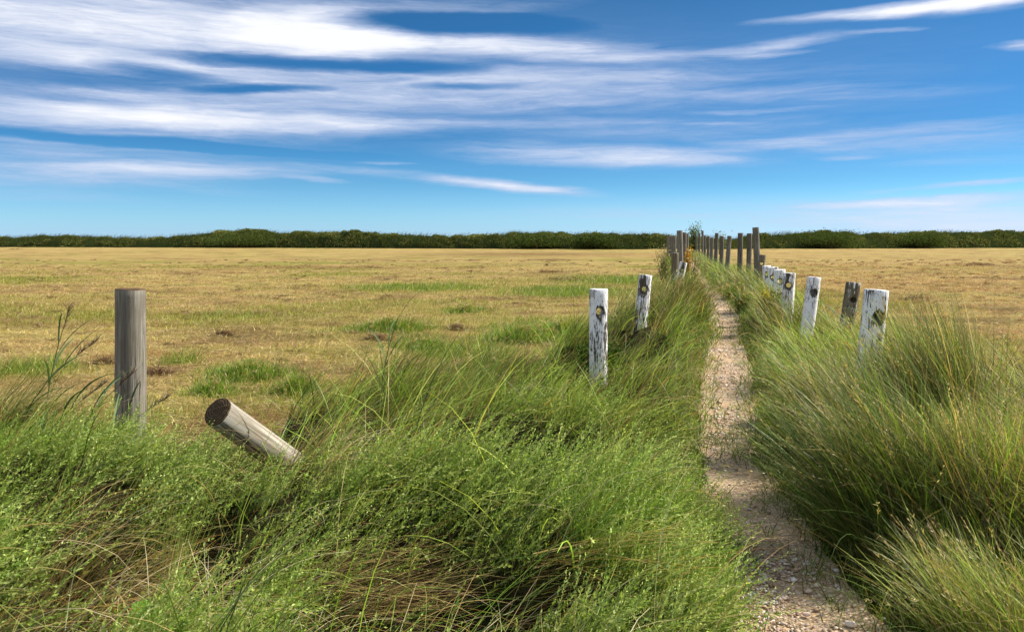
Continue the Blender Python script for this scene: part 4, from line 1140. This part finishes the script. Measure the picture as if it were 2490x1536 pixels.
def build_extras():
    hay_heap(375, 888, 70, 'dark brown heap of rotten hay right beside the thick grey post')
    hay_heap(243, 873, 60, 'small dark clump of hay left of the thick grey post')
    hay_heap(905, 815, 62, 'dark heap of hay below the bright green tuft in mid field')
    hay_heap(1092, 786, 52, 'dark hay clump right of the bright green tuft')
    hay_heap(1318, 652, 60, 'dark heap of hay in the far field toward the white posts')
    hay_heap(1352, 671, 90, 'long thin dark drift of hay below the far heap')
    hay_heap(535, 803, 50, 'low brown hay clump right of and above the leaning post')
    hay_heap(38, 597, 40, 'dark lump lying at the far left edge of the field')
    hay_heap(2345, 634, 70, 'brown heap of hay on the dry field at the right')
    hay_heap(2190, 716, 60, 'brown clump of hay behind the broad white post')
    # distant blue building on the skyline
    root = bpy.data.objects.new('distant_building', None); col.objects.link(root)
    D = 1500; c = at(1785, 583, D); root.location = (c.x, D, 0)
    tag(root, 'tiny blue-grey building on the skyline seen between the tall posts', 'building')
    for nm, (sx, sy, z0, z1), colr in (('wall', (4.6, 5, 0, 3.0), (.12, .22, .42)), ('roof', (5.2, 5.6, 3.0, 3.9), (.08, .15, .30))):
        bm = bmesh.new(); bmesh.ops.create_cube(bm, size=1)
        for v in bm.verts:
            k = .75 if (nm == 'roof' and v.co.z > 0) else 1
            v.co = Vector((v.co.x * 2 * sx * k, v.co.y * 2 * sy * k, z0 if v.co.z < 0 else z1))
        bmesh.ops.bevel(bm, geom=bm.edges[:], offset=.1, segments=1, affect='EDGES')
        me = bpy.data.meshes.new(nm); bm.to_mesh(me); bm.free()
        m, T, out = new_mat(nm + '_blue'); pbr(T, out, (*colr, 1), .8); me.materials.append(m)
        o = bpy.data.objects.new(nm, me); col.objects.link(o); o.parent = root
    # larger stones on the path
    M = stone_mat()
    for (px, py, s_, lab, cc) in ((2035, 1503, .017, 'pale rounded stone at the bottom edge of the footpath', (.72, .62, .52)),
                             (1900, 1395, .011, 'small white stone on the gravel', (.82, .78, .74)),
                             (2000, 1372, .011, 'white stone near the right grass edge of the footpath', (.80, .74, .68)),
                             (1930, 1478, .012, 'pinkish stone in the middle of the nearest gravel', (.62, .45, .36))):
        c = gnd(px * DS, py * DS)
        bm = bmesh.new(); bmesh.ops.create_icosphere(bm, subdivisions=3, radius=1)
        for v in bm.verts:
            q = 1 + .28 * mnoise.noise(v.co * 1.3 + Vector((px, 0, 0))) + .1 * mnoise.noise(v.co * 4)
            v.co = Vector((v.co.x * q * s_ * 1.3, v.co.y * q * s_, v.co.z * q * s_ * .65))
        for f in bm.faces: f.smooth = True
        me = bpy.data.meshes.new('stone'); bm.to_mesh(me); bm.free()
        a = me.color_attributes.new('col', 'FLOAT_COLOR', 'POINT'); a.data.foreach_set('color', list((*cc, 1)) * len(me.vertices))
        me.materials.append(M)
        o = bpy.data.objects.new('stone', me); col.objects.link(o); o.location = (c.x, c.y, .012 + s_ * .35)
        tag(o, lab, 'stone', 'larger stones on the footpath')
    # twigs on the path
    for (px, py, az, L, lab) in ((1745, 1148, .1, .20, 'bleached straw twig lying across the narrow footpath'), (1740, 1185, .2, .16, 'dark twig lying just nearer than the bleached one')):
        c = gnd(px * DS, py * DS); acc = Acc()
        for k in range(3):
            blades(acc, np.array([[c.x - L / 2 + .02 * k, c.y + .006 * k, .022 + .004 * k]]), L, az + .15 * k, 1.5, .1, .006, (.5, .4, .25) if 'bleached' in lab else (.12, .08, .05), (.45, .34, .2) if 'bleached' in lab else (.16, .1, .06), n=6, sway=.8)
        tag(acc.build('twig', M_STRAW, origin=(c.x, c.y, .02)), lab, 'twig', 'twigs on the footpath')
    # round leaf of a creeping plant near the bottom left
    for (px, py, s_, lab) in ((337, 1462, .045, 'round green leaf lying at the bottom left of the grass'), (800, 1050, .05, 'dark heart-shaped leaf low in the grass right of the leaning post')):
        c = at(px * DS, py * DS, 2.6 if py > 1300 else 4.9)
        bm = bmesh.new(); vs = [bm.verts.new((0, 0, 0))]
        for k in range(24):
            a = 2 * math.pi * k / 24; r = s_ * (1 - .35 * math.exp(-((a - math.pi) / .35) ** 2)) * (1 + .04 * math.sin(5 * a))
            vs.append(bm.verts.new((r * math.cos(a), r * math.sin(a), .15 * s_ * math.cos(2 * a) - .1 * s_)))
        for k in range(24): bm.faces.new((vs[0], vs[1 + k], vs[1 + (k + 1) % 24])).smooth = True
        me = bpy.data.meshes.new('leaf_blade'); bm.to_mesh(me); bm.free()
        a = me.color_attributes.new('col', 'FLOAT_COLOR', 'POINT'); a.data.foreach_set('color', [.09, .22, .02, 1] * len(me.vertices))
        me.materials.append(M_LEAF)
        root = bpy.data.objects.new('round_leaf', None); col.objects.link(root); z0 = float(H(c.x, c.y)); root.location = (c.x, c.y, z0)
        tag(root, lab, 'leaf plant')
        o = bpy.data.objects.new('leaf_blade', me); col.objects.link(o); o.parent = root; o.location = (0, 0, c.z - z0); o.rotation_euler = (R(38), R(8), 0)
        acc = Acc(); blades(acc, np.array([[0, 0, 0.]]), max(.05, c.z - z0 - .003), 0, .02, .02, .004, (.1, .16, .03), (.1, .2, .03), n=3, sway=0)
        acc.build('stalk', M_LEAF, root)

def build_tussocks():
    gv = 'green clumps where the footpath narrows'
    tussock(1782, 708, .1, .40, 1800, 2.4, 1.6, 'mid green clump on the right where the footpath narrows', (.25, .45), dry=.12, w=.010, group=gv, cols=[G_MID, G_FRESH, G_DEEP, G_YEL])
    tussock(1822, 740, .1, .45, 2600, 2.4, 1.6, 'darker green clump below the tallest bare post', (.3, .6), dry=.06, w=.009, group=gv, cols=[G_DEEP, G_MID, G_DEEP, G_FRESH])
    tussock(2190, 1270, .15, .30, 2600, 2.55, .55, 'huge marram tussock sweeping up and left over the footpath', (.5, .95), dry=.27, tilt=(.1, 1.0), bend=(.1, 1.1))
    tussock(2230, 1150, .15, .34, 2400, 2.3, .55, 'upright marram tussock behind the huge sweeping one', (.6, .95), dry=.34, tilt=(.1, .7), bend=(.1, .7))
    tussock(2320, 1290, .15, .30, 2200, 1.9, .65, 'straw-streaked marram tussock close to the right frame edge', (.42, .66), dry=.45, cols=[G_MID, G_FRESH, G_YEL, G_FRESH], tilt=(.05, .6), bend=(.1, .7))
    tussock(2050, 1060, .15, .26, 1700, 2.6, .7, 'marram tussock leaning over the footpath below the white posts', (.45, .75), dry=.32, tilt=(.2, 1.0), bend=(.3, 1.0))
    tussock(2250, 1010, .15, .32, 1700, .5, 1.2, 'brownish marram tussock right of the broad white post', (.3, .5), dry=.45, tilt=(.1, .9), bend=(.2, .9))
    tussock(2430, 1040, .15, .34, 1900, 2.2, 1.2, 'dark green marram tussock against the right frame edge', (.3, .48), dry=.18, tilt=(.1, .9), bend=(.2, .9))
    tussock(2430, 1500, .10, .26, 1200, 2.5, .6, 'bright yellow-green tussock at the bottom right corner', (.3, .55), dry=.3, cols=[G_FRESH, G_YEL, G_MID, (.36, .38, .08)], tilt=(.3, 1.0), bend=(.2, .9), w=.0028)
    gf = 'bright green tufts in the mown field'
    for (px, py, rd, n_, L0, L1, lab) in ((930, 790, .72, 3200, .10, .26, 'long bright green tuft in the middle of the mown field'), (590, 900, .50, 3000, .10, .25, 'bright green tuft between the thick grey post and the leaning post'),
            (505, 938, .26, 1200, .08, .20, 'small green tuft just behind the top of the leaning post'), (705, 938, .26, 1400, .10, .24, 'small dark green tuft right of the leaning post'),
            (1240, 815, .55, 2600, .12, .30, 'green tuft in the field left of the nearest white post'), (1350, 800, .50, 2200, .12, .30, 'olive green tuft beside the nearest white post'),
            (1110, 745, .40, 900, .08, .18, 'thin green tuft far out in the left field'), (1010, 830, .42, 1500, .08, .22, 'yellow-green tuft below the long bright green one')):
        tussock(px, py, .0, rd, n_, .4, 1.1, lab, (L0, L1), dry=.08, group=gf, cols=[(.16, .27, .03), (.25, .37, .045), (.10, .18, .02), (.36, .42, .08)], tilt=(.1, .8), bend=(.2, .9), w=.0028 + .0003 * gnd(px, py).y, soft=True)
    gl = 'wind-bent tussocks on the left verge'
    tussock(40, 1130, .1, .35, 1500, .3, .5, 'dark wind-bent tussock at the far left under the reeds', (.5, .8), dry=.3, group=gl, cols=[G_DEEP, G_MID, G_DEEP, G_MID], tilt=(.3, .9), bend=(.4, 1.1))
    tussock(140, 1120, .1, .28, 1200, .3, .5, 'dark wind-bent tussock between the reeds and the thick grey post', (.4, .65), dry=.25, group=gl, cols=[G_DEEP, G_MID, G_DEEP, G_MID], tilt=(.3, .9), bend=(.4, 1.1))
    tussock(1540, 800, .1, .5, 2000, .5, .45, 'brown-green tussock bending right around the second white post on the left', (.45, .8), dry=.5, group=gl, w=.006)
    tussock(1600, 770, .1, .6, 2000, .4, .45, 'brown tussock bending right between the second and the leaning white post', (.5, .85), dry=.6, group=gl, w=.007)
    tussock(1170, 935, .15, .35, 1400, .6, .6, 'fine green tussock left of the nearest white post', (.25, .48), dry=.15, group=gl, cols=[G_MID, G_FRESH, G_DEEP, G_YEL])
    tussock(1180, 1010, .15, .40, 2000, .5, .5, 'fine bright green tussock in the middle of the grass', (.28, .5), dry=.18, group=gl, cols=[G_MID, G_FRESH, G_DEEP, G_YEL])
    tussock(640, 1150, .25, .22, 900, .15, .35, 'straw brown tuft draped over the foot of the leaning post', (.35, .6), dry=.8, group=gl, tilt=(.5, 1.1), bend=(.5, 1.2))

build_world()
if True:
    build_ground()
    build_gravel()
    build_posts()
    build_hedge()
    build_bushes()
    build_stubble()
    build_verge()
    build_herbs()
    build_tussocks()
    build_reeds()
    build_extras()
sc.cycles.max_bounces = 6
sc.cycles.diffuse_bounces = 3
sc.cycles.transmission_bounces = 4
sc.cycles.transparent_max_bounces = 4
